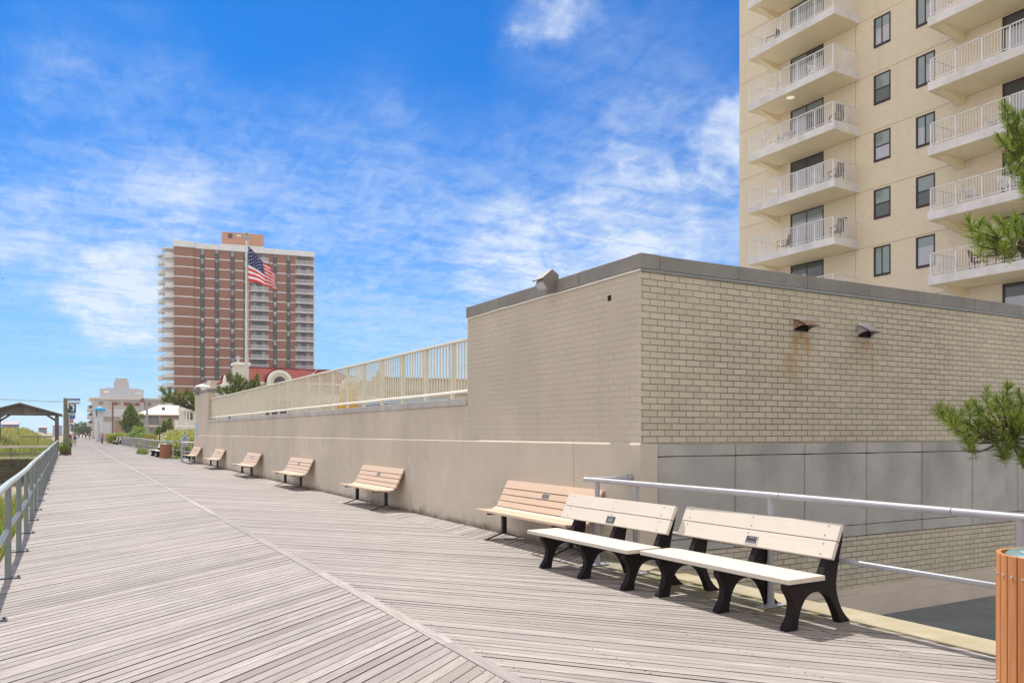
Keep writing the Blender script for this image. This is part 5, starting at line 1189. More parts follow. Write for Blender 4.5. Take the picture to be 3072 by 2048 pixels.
# condominium with red panels
cdm = thing('condominium_block', 'pale four storey flat roofed condominium with dull red panels', 'building', tuple(at(350, 250, -1)))
Yk = 262.; org = cdm['_o']; PGR = mat('pink_grey_render', (.58,.56,.54), .85, .04, .3)
zt = zY(350, 1198, Yk); xa, xb = X(278, Yk), X(560, Yk)
boxW(cdm, 'wall', xa, xb, Yk, Yk+18, -1, zt, PGR); boxW(cdm, 'roof_slab', X(268, Yk), xb, Yk-.6, Yk+18, zt, zt+.55, IVSH)
for z_ in (1224, 1247, 1270):
    boxW(cdm, 'side_balcony', X(264, Yk), xa, Yk+1, Yk+14, zY(270, z_+8, Yk), zY(270, z_-7, Yk), PGR)
RP = mat('dull_red_panel', (.33,.085,.085), .7, .08)
for (p0_, p1_, q0, q1) in ((335, 353.5, 1205.5, 1215), (371, 388, 1205.5, 1216), (405, 418.5, 1207, 1216.5), (335, 353.5, 1229, 1238), (371, 388, 1229, 1238), (440, 452, 1207, 1213)):
    boxW(cdm, 'panel', X(p0_, Yk), X(p1_, Yk), Yk-.1, Yk+.1, zY(350, q1, Yk), zY(350, q0, Yk), RP)
for (p0_, p1_) in ((296.5, 303), (304, 310), (356, 361), (398, 403), (434, 437)): boxW(cdm, 'window', X(p0_, Yk), X(p1_, Yk), Yk-.08, Yk+.1, zY(350, 1213.5, Yk), zY(350, 1205.5, Yk), LW)
boxW(cdm, 'stair_tower', X(421, Yk), X(431, Yk), Yk-2, Yk, -1, zt-.8, PGR); boxW(cdm, 'roof_tank', X(423, Yk), X(429, Yk), Yk-1.5, Yk+.5, zt-.8, zt+.5, RP)
boxW(cdm, 'downpipe', X(320.5, Yk), X(321.5, Yk), Yk-.12, Yk, 0, zt, IVSH)
for z_ in (1218, 1241, 1264, 1287):
    boxW(cdm, 'balcony_opening', X(267, Yk), X(277, Yk), Yk+.9, Yk+1.02, zY(270, z_+5, Yk), zY(270, z_-3, Yk), DW)
# white glazed building with roof terrace and blue umbrella
gl = thing('white_glazed_building', 'white building with glazed ground floor and solid roof terrace parapet', 'building', tuple(at(330, 165, -1)))
Yg = 175.; PWH = mat('pale_lilac_white', (.60,.60,.66), .7, .04, .4); org = gl['_o']
xa, xb = X(288, Yg), X(372, Yg); zp1, zp0 = zY(330, 1231.5, Yg), zY(330, 1249, Yg)
boxW(gl, 'parapet', xa, xb, Yg, Yg+.3, zp0, zp1, PWH); boxW(gl, 'parapet', xa-.15, xa+.15, Yg, Yg+8, zp0, zp1, PWH); boxW(gl, 'parapet_cap', xa-.25, xb+.1, Yg-.1, Yg+.4, zp1, zp1+.22, IVSH)
boxW(gl, 'wall', xa, xa+1.3, Yg+.1, Yg+8, -1, zp0, PWH); boxW(gl, 'back_wall', xa+1.3, xb, Yg+2.5, Yg+8, -1, zp0, PGR)
boxW(gl, 'lintel', xa+1.3, X(362, Yg), Yg+.15, Yg+.6, zp0-.9, zp0-.02, mat('grey_brown_lintel', (.38,.33,.29), .8, .06))
g = MB(); g.box(X(297, Yg), X(334, Yg), Yg+.4, Yg+.5, 0, zp0-.9); g.build('glazing', mat('pale_reflecting_glass', (.60,.60,.66), .3, .06, .4), gl)
for p in (296, 334): boxW(gl, 'column', X(p, Yg), X(p+1.4, Yg), Yg+.1, Yg+.6, -1, zp0-.9, IVSH)
boxW(gl, 'wall_panel', X(345, Yg), X(372, Yg), Yg+.3, Yg+.6, -1, zp0-.9, mat('terracotta_wall', (.36,.22,.17), .85, .08))
ub = thing('open_umbrella', 'bright blue open umbrella on the roof terrace', 'umbrella', tuple(at(299, 152, 4)))
c = at(299, 155); z_ = zpx(1220, 155); g = MB()
R8_ = 1.0; vs = [(c.x, c.y, z_+.05)]; n = 16
for j, (r_, dz_) in enumerate(((.45, -.04), (.85, -.3), (1.0, -.62), (.98, -.72))):
    for i in range(n): a = 2*PI*i/n; k_ = 1+.04*math.cos(8*a); vs.append((c.x+r_*k_*math.cos(a), c.y+r_*k_*math.sin(a), z_+dz_))
g.add(vs, [(0, 1+i, 1+(i+1) % n) for i in range(n)]+[(1+j*n+i, 1+(j+1)*n+i, 1+(j+1)*n+(i+1) % n, 1+j*n+(i+1) % n) for j in range(3) for i in range(n)]); g.build('canopy', mat('bright_blue_canvas', (.03,.33,.72), .6, .06), ub, smooth=True)
g = MB(); g.tube([(c.x, c.y, 4.9), (c.x, c.y, z_)], .03, 6); g.build('pole', WHITE, ub)
# far hazy tower
ft = thing('far_tower', 'pale hazy stepped apartment tower on the skyline', 'building', tuple(at(365, 1400, -1)))
Yf = 1560.; HZT = mat('mauve_far_render', (.36,.32,.34), .9, .03, .05); HZW = mat('far_window_blue', (.22,.28,.36), .5, .05); org = ft['_o']
def fb(name, p0_, p1_, q0, q1, y0, y1, m): return boxW(ft, name, X(p0_, Yf), X(p1_, Yf), Yf+y0, Yf+y1, -1 if q1 is None else zY(365, q1, Yf), zY(365, q0, Yf), m)
fb('wall', 300.5, 431, 1167, None, 0, 25, HZT); fb('wall', 316, 416, 1164, 1168, 3, 22, HZT); fb('wall', 343, 388, 1144, 1166, 6, 20, HZT); fb('wall', 347, 383.5, 1133.5, 1146, 8, 18, HZT)
for p in (333, 347, 354, 361, 368, 375, 381, 394): fb('window', p, p+(3 if 340 < p < 390 else 6), 1175, 1185, -.2, 1, HZW); fb('window', p, p+3, 1190, 1197, -.2, 1, HZW)
fb('roof_ledge', 312, 327, 1174, 1177.5, -.8, 0, WHITE); fb('roof_ledge', 407, 424, 1177.5, 1179.5, -.8, 0, WHITE)
# far low blocks and trees at the end of the boardwalk
for (p0_, p1_, q0, d_, lab, m) in ((212, 226, 1262, 700, 'distant white block at the left of the boardwalk vanishing point', WHITE), (228, 236, 1272, 800, 'distant pale block just right of the vanishing point', mat('pale_green_grey', (.5,.55,.52), .8))):
    a, b = at(p0_, d_), at(p1_, d_); t_ = thing('far_building', lab, 'building', (a.x, a.y, -1)); boxW(t_, 'wall', a.x, b.x, a.y, a.y+12, -1, zpx(q0, d_), m)
for (px, d_, hpx, wd, nn) in ((247, 330, 30, 4.5, 1500), (258, 300, 22, 3.6, 1200), (238, 420, 18, 4.5, 900)):
    c = at(px, d_); hh_ = zpx(HY-hpx, d_)
    t_ = thing('broadleaf_tree', {247: 'tallest hazy round tree where the boardwalk meets the skyline', 258: 'hazy tree right of the tallest one, against the condominium', 238: 'smallest hazy tree nearest the vanishing point'}[px], 'tree', (c.x, c.y, -1))
    g = MB(); leafcloud(g, [(c.x, c.y, hh_*.62, wd, wd, hh_*.42), (c.x+wd*.5, c.y, hh_*.45, wd*.7, wd, hh_*.35)], nn, .42, rnd); g.build('crown', OLIVE, t_, recalc=False)
    g = MB(); limb(g, [(c.x, c.y, -1), (c.x, c.y, hh_*.6)], .25, .12); g.build('trunk', BARK, t_)
for (px, d_, top, r_, lab) in ((441, 99.7, 1199, .10, 'square grey utility pole beside the cream roofed house'), (338, 150, 1214, .12, 'brown utility pole in front of the white glazed building')):
    c = at(px, d_); t_ = thing('utility_pole', lab, 'pole', (c.x, c.y, -1)); m = STEELG if px > 400 else mat('brown_pole', (.17,.13,.11), .8)
    g = MB(); g.box(c.x-r_*1.3, c.x+r_*1.3, c.y-r_*1.3, c.y+r_*1.3, -1, zpx(top, d_)); g.build('shaft', m, t_)
    g = MB(); g.tube([(c.x, c.y, zpx(top, d_)-.02), (c.x, c.y, zpx(top, d_)+.15)], [r_*1.5, r_*.9], 8); g.build('cap', m, t_)
rw = thing('ramp_wall', 'low grey brown wall behind the far railing and benches', 'wall', (7.4, 120, -1))
g = MB(); g.prism([(7.25, 118), (7.5, 118), (8.5, 300), (8.2, 300)], 'z', -1, .72); g.build('wall', mat('grey_brown_ramp_wall', (.24,.215,.20), .85, .1, .5), rw)
# railing of the access ramp and of the boardwalk past the wall
r2 = thing('pipe_railing', 'grey pipe railing curving past the brown bin to the far benches', 'railing', (5.95, 55, 0))
q = [(6.6, 55.3, 1.09), (5.95, 55.2, 1.09), (5.95, 60, 1.08), (6.0, 66, 1.07), (6.15, 76, 1.05), (6.2, 82, 1.10), (6.35, 100, 1.07), (6.5, 120, 1.07), (6.7, 150, 1.07), (6.95, 185, 1.07), (7.4, 250, 1.07)]
def lerpq(y_):
    for a, b in zip(q[1:-1], q[2:]):
        if a[1] <= y_ <= b[1]: f_ = (y_-a[1])/(b[1]-a[1]); return a[0]+(b[0]-a[0])*f_, a[2]+(b[2]-a[2])*f_
    return q[-1][0], q[-1][2]
g = MB(); g.tube(q, .04, 8); g.build('top_rail', STEELG, r2, smooth=True); g = MB(); g.tube([(p[0], p[1], p[2]-.52) for p in q], .028, 8); g.build('mid_rail', STEELG, r2, smooth=True)
y_ = 55.2
while y_ < 200:
    x, z_ = lerpq(y_); g = MB(); g.tube([(x, y_, 0), (x, y_, z_)], .04, 6); g.build('post', STEELG, r2); y_ += 2.42
r3 = thing('pipe_railing', 'short pipe railing turning from the wall end in front of the notice board', 'railing', (5.78, 49.2, 0))
g = MB(); g.tube([(6.32, 48.6, 1.09), (5.78, 49.2, 1.09), (5.9, 50.6, 1.09)], .038, 8); g.tube([(6.9, 50.4, 1.09), (5.9, 50.6, 1.09)], .03, 8); g.build('top_rail', STEELG, r3, smooth=True)
g = MB(); g.tube([(6.32, 48.6, .56), (5.78, 49.2, .56), (5.9, 50.6, .56)], .028, 8); g.build('mid_rail', STEELG, r3, smooth=True)
for (x, y_) in ((5.78, 49.2), (5.9, 50.6), (6.22, 48.75)):
    g = MB(); g.tube([(x, y_, 0), (x, y_, 1.08)], .04, 8); p_ = g.build('post', STEELG, r3, smooth=True); g = MB(); g.box(x-.16, x+.16, y_-.05, y_+.05, .004, .018); sub(g, 'base_plate', STEELG, p_, r3['_o'])
r4 = thing('ramp_railing', 'second pale railing running beside the bushes behind the boardwalk railing', 'railing', (9.2, 70, -1))
q4 = [(8.6, 70, .9), (8.9, 84, 1.15), (9.4, 100, 1.35), (10.5, 140, 1.2)]
g = MB(); g.tube(q4, .06, 8); g.build('top_rail', CREAMR, r4, smooth=True)
g = MB(); g.tube([(p[0], p[1], p[2]-1.1) for p in q4], .035, 8); g.build('lower_rail', CREAMR, r4)
for i in range(24):
    f_ = i/23*3; j = min(2, int(f_)); k_ = f_-j; p = Vector(q4[j]).lerp(Vector(q4[j+1]), k_); g = MB(); g.box(p.x-.05, p.x+.05, p.y-.05, p.y+.05, -1.1, p.z); g.build('post', CREAMR, r4)
bb, _ = litter_bin('brown slatted bin in front of the railing, far down the boardwalk', (5.62, 56.3, 0), mat('brown_bin_slat', (.30,.13,.065), .6, .08, 5), .36, .93, 24)
# far benches
BB2 = [(5.32, 59.6, 0, 'board bench half hidden behind the brown bin'), (5.30, 62.9, 0, 'board bench just past the one half hidden by the brown bin')]
for (x, y_, rz_, lab) in BB2: copy_tree(wb, (x, y_, 0), rz_, lab)
BB3 = [(5.85, 122.5, 0, 'board bench seen in profile right of the cyclist, the nearer of two'), (5.72, 127.5, 0, 'board bench seen in profile right of the cyclist, the farther of two'), (6.1, 150.5, 0, 'board bench directly behind the cyclist'), (6.35, 200, 0, 'board bench left of the cyclist, far down the railing'),
       (6.5, 222, 0, 'very distant bench with a pink dressed sitter'), (6.6, 250, 0, 'bench among the last few before the vanishing point')]
for (x, y_, rz_, lab) in BB3: copy_tree(wb, (x, y_, 0), rz_, lab)
# notice board behind the railing
nb_ = thing('notice_board', 'white and blue notice on a post between hedge and railing', 'sign', tuple(at(554, 56, 0)))
c = at(554, 54.5); org = nb_['_o']
g = MB(); g.box(c.x-.05, c.x+.05, c.y, c.y+.1, -1, 1.75); g.build('post', STEELG, nb_)
for (qa, qb, nm_) in ((1308, 1324, 'panel'), (1330, 1339, 'lower_panel')):
    a, b = at(542.5 if nm_ == 'panel' else 545, 54.4), at(566 if nm_ == 'panel' else 563, 54.4); pm = boxW(nb_, nm_, a.x, b.x, c.y-.06, c.y-.02, zpx(qb, 54.4), zpx(qa, 54.4), mat('notice_white_blue', (.55,.63,.70), .5, .05))
    g = MB(); nrow = 4 if nm_ == 'panel' else 2
    for i in range(nrow): z_ = zpx(qa+2.5+(qb-qa-4)*i/nrow, 54.4); g.box(a.x+.08+.05*(i % 2), b.x-.08, c.y-.066, c.y-.06, z_-.035, z_)
    sub(g, 'lettering', mat('notice_blue_print', (.12,.22,.42), .6), pm, org)

# ------------------------------------------------ beach side: sign pole, banners, pavilion, bulkhead
def text(s, size, name, m, parent, loc, rot, org, ext=.004, wmax=None):
    cu = bpy.data.curves.new(name, 'FONT'); cu.body = s; cu.size = size; cu.align_x = 'LEFT'; cu.extrude = ext; o = bpy.data.objects.new('tmp', cu); COL.objects.link(o)
    dg = bpy.context.evaluated_depsgraph_get(); me = bpy.data.meshes.new_from_object(o.evaluated_get(dg)); bpy.data.objects.remove(o)
    me.materials.clear(); me.materials.append(m); q = bpy.data.objects.new(name, me); COL.objects.link(q)
    if wmax:
        wd = max(v.co.x for v in me.vertices)-min(v.co.x for v in me.vertices); k_ = wmax/wd; 
        for v in me.vertices: v.co.x *= k_
    q.parent = parent; q.location = Vector(loc)-Vector(org); q.rotation_euler = rot; return q
POLEW = mat('weathered_pile', (.20,.20,.16), .85, .2, 5, bump=.3)
NAVY = mat('sign_navy', (.045,.06,.22), .5, .08); PALEP = mat('pale_pink_sign', (.60,.48,.52), .5, .08); BTEAL = mat('banner_teal_navy', (.02,.11,.14), .6, .1); BBLUE = mat('banner_blue', (.07,.14,.42), .6, .1); BPINK = mat('banner_pink', (.42,.18,.24), .6, .15)
def face_rect(g, px0, px1, py0, py1, d, off=0., th=.02):
    a, b = at(px0, d-off), at(px1, d-off); z0, z1 = zpx(py1, d), zpx(py0, d); f_ = Vector((SA, CA, 0))*th
    g.add([(*a.xy, z0), (*b.xy, z0), (*b.xy, z1), (*a.xy, z1), (*(a+f_).xy, z0), (*(b+f_).xy, z0), (*(b+f_).xy, z1), (*(a+f_).xy, z1)], [(0,1,2,3), (7,6,5,4), (0,4,5,1), (1,5,6,2), (2,6,7,3), (3,7,4,0)])
labs = {60: 'thick weathered sign pole with street sign and dark dolphin banner', 85: 'banner pole with blue banner just below the dolphin one', 123: 'banner pole with pink banner, third in the receding row', 190: 'banner pole with small blue banner, fourth in the receding row', 290: 'farthest banner pole of the receding row'}
for d_, px, pr_ in ((60, 196.3, .142), (85, 204, .10), (123, 205, .10), (190, 206, .10), (290, 208, .10)):
    c = at(px, d_); sp_ = thing('banner_pole', labs[d_], 'pole', (c.x, c.y, 0), group='banner poles along the beach side'); org = sp_['_o']
    g = MB(); g.tube([(c.x, c.y, -.5), (c.x, c.y, 2), (c.x, c.y, 4.25)], [pr_*1.08, pr_, pr_*.92], 12); g.build('shaft', POLEW, sp_, smooth=True)
    z1, z0 = 3.80, 3.14; wpx = .61/d_*F
    x0 = px+pr_/d_*F+1.2
    q_ = lambda z_: HY-(z_-EYE)*F/d_
    g = MB(); face_rect(g, x0, x0+wpx, q_(z1), q_(z0), d_); bn_ = g.build('banner', {60: BTEAL, 85: BBLUE, 123: BPINK, 190: BBLUE, 290: BPINK}[d_], sp_)
    g = MB(); g.beam(at(px, d_, z1+.02), at(x0+wpx, d_, z1+.02), .03, .03); g.beam(at(px, d_, z0-.02), at(x0+wpx*.9, d_, z0-.02), .03, .03); sub(g, 'bracket', WHITE, bn_, org)
    f_ = Vector((-SA, -CA, 0))*.008
    if d_ == 60:
        # leaping dolphin and splash
        dol = [(.30,.93),(.42,.99),(.55,1.0),(.68,.97),(.78,.88),(.83,.76),(.83,.62),(.78,.48),(.70,.37),(.66,.30),(.70,.22),(.62,.24),(.56,.20),(.57,.29),(.50,.33),(.60,.36),(.64,.46),(.64,.58),(.60,.68),(.66,.70),(.58,.75),(.50,.80),(.42,.86),(.34,.87)]
        g = MB(); a = at(x0, d_, z0); rv = Vector((CA, -SA, 0))*.61
        P_ = lambda u_, v_: a+rv*u_+Vector((0, 0, v_*.64))+f_
        import mathutils
        tri = mathutils.geometry.tessellate_polygon([[Vector((p[0], p[1], 0)) for p in dol]])
        g.add([P_(*p) for p in dol], [tuple(t_) for t_ in tri])
        for k_ in range(2):
            for s_ in (-1, 1):
                n = 5; pts_ = [(.58+s_*(.10+.20*i/n), .30-.07*k_-.05*math.sin(PI*i/n)+.04*i/n) for i in range(n+1)]
                g.add([P_(u_, v_) for u_, v_ in pts_]+[P_(u_, v_+.025) for u_, v_ in pts_[::-1]], [tuple(range(2*(n+1)))])
        sub(g, 'emblem', WHITE, bn_, org, recalc=False)
        g = MB(); face_rect(g, 202.6, 240, 1195.2, 1202.2, 60, .16); s1 = g.build('street_sign', NAVY, sp_)
        a = at(203.6, 59.82, zpx(1201.2, 60)); tt = text('Oakland Ave', .17, 'lettering', WHITE, sp_, a, (PI/2, 0, -YAW), org, wmax=.86)
        g = MB(); face_rect(g, 201, 240, 1206.2, 1211.6, 60, .16); s2 = g.build('lower_sign', PALEP, sp_)
        g = MB(); r_ = random.Random(4); x_ = 207.
        while x_ < 235: w_ = r_.uniform(1.2, 2.2); face_rect(g, x_, x_+w_, 1207.8, 1210.2, 60, .18, .01); x_ += w_+.8
        sub(g, 'lettering', mat('grey_print', (.3,.3,.33), .6), s2, org)
        g = MB(); face_rect(g, 203.8, 206, 1203.2, 1226, 60, .1, .04); g.build('bracket', WHITE, sp_)
    elif d_ == 85:
        g = MB(); a = at(x0, d_, z0)
        for (v_, u0_, u1_) in ((.90, .25, .75), (.72, .05, .95), (.60, .2, .95), (.50, .3, .9)): g.add([a+Vector((CA, -SA, 0))*.61*u_+Vector((0, 0, vv*.66))+f_ for (u_, vv) in ((u0_, v_), (u1_, v_), (u1_, v_+.06), (u0_, v_+.06))], [(0,1,2,3)])
        sub(g, 'lettering', WHITE, bn_, org, recalc=False)
# timber tub with plants round the sign pole
c = at(196.5, 60)
tb_ = thing('planter', 'dark timber planter at the foot of the thick sign pole', 'planter', (c.x, c.y, 0)); org = tb_['_o']
g = MB(); g.prism([(c.x+.42*math.cos(a*PI/4+.4), c.y+.42*math.sin(a*PI/4+.4)) for a in range(8)], 'z', .0, .62); g.build('tub', mat('dark_tub_wood', (.14,.085,.06), .8, .2), tb_)
g = MB(); leafcloud(g, [(c.x-.15, c.y-.2, .55, .40, .45, .42), (c.x+.05, c.y-.3, .45, .32, .3, .3)], 900, .055, rnd); g.build('foliage', LIME, tb_, recalc=False)
c = at(208, 93); t_ = thing('planter', 'small dark red planter with shrub standing behind the sign pole', 'planter', (c.x, c.y, 0)); g = MB(); g.prism([(c.x+.32*math.cos(a*PI/4), c.y+.32*math.sin(a*PI/4)) for a in range(8)], 'z', .0, .32); g.build('tub', mat('dark_red_tub', (.16,.03,.045), .7, .15), t_)
g = MB(); leafcloud(g, [(c.x, c.y, .60, .40, .36, .42)], 500, .06, rnd); g.build('foliage', LIME, t_, recalc=False)
c = at(209, 118); t_ = thing('news_box', 'dark red box with white top behind the sign pole', 'box', (c.x, c.y, 0)); boxW(t_, 'case', c.x-.26, c.x+.26, c.y-.25, c.y+.25, .0, 1.45, mat('dark_red_box', (.25,.03,.05), .6, .1), .03); boxW(t_, 'top', c.x-.3, c.x+.3, c.y-.3, c.y+.3, 1.45, 1.56, WHITE, .02)
# pavilion
d_ = 80; Yp = at(170, d_).y; PVW = mat('weathered_pavilion_wood', (.125,.10,.09), .85, .25, 3, bump=.2)
pv2 = thing('beach_pavilion', 'weathered open timber pavilion with shallow gable roof left of the railing', 'pavilion', tuple(at(60, d_, -1))); org = pv2['_o']
zz_ = lambda px, py_: zY(px, py_, Yp)
xl, xr, xm = 2*X(60, Yp)-X(187, Yp), X(187, Yp), X(60, Yp)
zE, zP = zz_(187, 1243.5), zz_(60, 1211)
g = MB()
for i in range(34):
    a = xl+.35+(xr-xl-.7)*i/34; b = xl+.35+(xr-xl-.7)*(i+1)/34-.002; h_ = lambda x_: zE+(zP-zE)*(1-abs(x_-xm)/(xr-xm))-.03
    g.prism([(a, zz_(120, 1239)), (b, zz_(120, 1239)), (b, h_(b)), (a, h_(a))], 'y', Yp, Yp+.05)
t = NT('pavilion_board', .88, 0, .2); g_ = t.n('ShaderNodeNewGeometry'); k = t.mix(g_.outputs['Random Per Island'], (.12,.095,.085), (.19,.155,.135)); k = t.mix(t.rng(t.noise(g_.outputs['Position'], 1, 5, .6, (9, 1, 1)), .4, .7, 0, .5), k, (.08,.065,.06)); t.col(k)
g.build('gable_boards', t.m, pv2)
g = MB(); g.box(xl+.3, xr-.3, Yp-.06, Yp+.12, zz_(120, 1242.6), zz_(120, 1239.2)); g.box(xl+.3, xr-.3, Yp+6, Yp+6.15, zz_(120, 1242.6), zz_(120, 1239.2)); g.build('beam', PVW, pv2)
g = MB(); g.prism([(xl, zE-.12), (xl, zE+.05), (xm, zP+.12), (xr, zE+.05), (xr, zE-.12), (xm, zP-.05)], 'y', Yp-.35, Yp+6.5); g.build('roof', PVW, pv2)
xp = X(169.8, Yp)
for xx in (xp, X(-17, Yp)):
    for yy in (Yp, Yp+6.05):
        g = MB(); g.box(xx-.15, xx+.15, yy-.05, yy+.25, -1, zz_(120, 1242)); p_ = g.build('post', PVW, pv2)
        s_ = -1 if xx > xm else 1; g = MB(); g.beam((xx+s_*.05, yy+.1, zz_(120, 1261)), (xx+s_*.95, yy+.1, zz_(120, 1241.5)), .14, .18); sub(g, 'brace', PVW, p_, org)
# bulkhead and rails running out to the beach
DKT = mat('dark_bulkhead_timber', (.085,.075,.055), .9, .3, 2, bump=.3); LED = mat('pale_timber_cap', (.52,.46,.40), .8, .1); GRT = mat('grey_timber_rail', (.22,.20,.20), .85, .15)
bk_ = thing('bulkhead', 'dark plank bulkhead with pale cap left of the railing', 'wall', (-1, 58, -1)); Yq = 57.; zq = lambda py_: zpx(py_, depth(-3, Yq))
g = MB()
for i in range(6): g.box(-16, -.95, Yq+.02*(i % 2), Yq+.25, zq(1378+12*(i+1))+.01, zq(1378+12*i)-.012)
g.build('planks', DKT, bk_); g = MB(); g.box(-16, -.9, Yq-.12, Yq+.35, zq(1374), zq(1371)); g.build('cap', LED, bk_)
for x_ in (-2.6, -6, -10, -14):
    g = MB(); g.box(x_-.13, x_+.13, Yq-.1, Yq, -1.2, zq(1377)); g.build('post', DKT, bk_)
for nm_, lab, ya, yb_, Yy, m, pb_ in (('beach_rail', 'white topped timber rail across the dune grass, left of the railing', 1336, 1343, 57.6, LED, 1371), ('beach_rail', 'thin timber rail low on the dune horizon beneath the pavilion', 1307.5, 1311.5, 110., GRT, 1330), ('low_timber_edge', 'grey timber edge between the bulkhead cap and the white topped rail', 1359, 1364, 58.6, GRT, 1371)):
    t_ = thing(nm_, lab, 'rail', (-1, Yy, 0)); zq2 = lambda py_: zpx(py_, depth(-4, Yy))
    g = MB(); g.box(-26 if Yy > 90 else -16, -1.0 if Yy < 90 else -1.4, Yy, Yy+.1, zq2(yb_), zq2(ya)); g.build('rail', m, t_)
    for x_ in range(-15, -1, 3): g = MB(); g.box(x_-.06, x_+.06, Yy+.1, Yy+.2, dune(x_, Yy)-.3, zq2(ya)-.02); g.build('post', GRT, t_)
# beach huts and far beach house
def hut(label, p0_, p1_, ytop, yroof, d_, mw, mr, logo=False):
    a, b = at(p0_, d_), at(p1_, d_); t_ = thing('beach_hut', label, 'hut', (a.x, a.y, 0), group='beach huts')
    Yy = (a.y+b.y)/2; zq2 = lambda py_: zpx(py_, d_); xa, xb = X(p0_, Yy), X(p1_, Yy)
    boxW(t_, 'wall', xa+.1, xb-.1, Yy, Yy+3, .5, zq2(yroof), mw)
    g = MB(); g.prism([(Yy-.25, zq2(yroof)), (Yy-.2, zq2(yroof)+.05), (Yy+1.5, zq2(ytop)+.15), (Yy+3.2, zq2(yroof))], 'x', xa, xb); g.build('roof', mr, t_)
    if logo:
        g = MB(); xc = (xa+xb)/2; zc = zq2((yroof+1292)/2); s_ = .45
        for q in ([(-1, .8), (-.45, .8), (0, -.1), (.45, .8), (1, .8), (.3, -.9), (-.3, -.9)], ): g.prism([(xc+p[0]*s_, zc+p[1]*s_) for p in q], 'y', Yy-.05, Yy)
        g.build('emblem', mat('hut_red_emblem', (.5,.08,.10), .6), t_)
hut('blue grey hut with red V emblem beneath the pavilion roof', 2, 57, 1264, 1273, 175, mat('blue_grey_hut', (.20,.24,.36), .8, .06), mat('mauve_hut_roof', (.42,.38,.42), .8, .06), True)
hut('small grey hut on the dune right of the hut with the emblem', 114, 141, 1279, 1282, 240, mat('green_grey_hut', (.26,.28,.31), .8, .06), mat('mauve_hut_roof', (.42,.38,.42), .8, .06))
hut('pale grey beach house half hidden by the pavilion post', 157, 188, 1272, 1276, 280, mat('pale_grey_siding', (.38,.40,.48), .8, .06), mat('lilac_roof', (.36,.33,.42), .8, .06))
# overhead wires
for i, (za, zb_) in enumerate(((1186.5, 1203.5), (1190, 1206.5))):
    p0_, p1_ = at(-420, 64, zpx(za-33, 64)), at(193, 60.2, zpx(zb_, 60.2)); g = MB(); n = 16
    g.tube([p0_.lerp(p1_, k_/n)-Vector((0, 0, .25*math.sin(PI*k_/n))) for k_ in range(n+1)], .011, 4)
    o = g.build('overhead_wire', mat('grey_wire', (.18,.18,.19), .6), None); tag(o, ['upper of the two thin wires reaching the sign pole', 'lower of the two thin wires reaching the sign pole'][i], 'wire')
c = at(-420, 64); t_ = thing('utility_pole', 'timber utility pole on the dune at the far end of the two wires', 'pole', (c.x, c.y, -1)); g = MB(); g.tube([(c.x, c.y, -1.2), (c.x, c.y, 6.6)], [.15, .11], 10); g.build('shaft', POLEW, t_, smooth=True)
# gulls
for i, (px, py_, d_, rz_) in enumerate(((6, 795, 260, .3), (7.5, 836, 230, 1.), (36, 902, 300, -.2))):
    p = at(px, d_, zpx(py_, d_)); t_ = tag(bpy.data.objects.new('gull', None), ['highest of three distant gulls at the left edge', 'middle gull with raised wings at the left edge', 'lowest gull, farther right than the other two'][i], 'bird'); COL.objects.link(t_); t_.location = p; t_.rotation_euler = (.2, .2, rz_)
    g = MB(); g.tube([(0, -.32, 0), (0, -.2, .02), (0, 0, .02), (0, .2, 0), (0, .3, .02), (0, .36, .01)], [.01, .06, .08, .055, .04, .005], 8)
    up_ = .28 if i == 1 else .1
    for s_ in (-1, 1): g.add([(s_*.05, -.08, .03), (s_*.05, .10, .03), (s_*.36, .13, .03+up_*.7), (s_*.36, -.04, .03+up_*.7), (s_*.78, -.06, up_), (s_*.78, -.08, up_-.005)], [(0,1,2,3), (3,2,4,5)])
    g.build('body', mat('gull_grey', (.12,.12,.14), .8), t_)

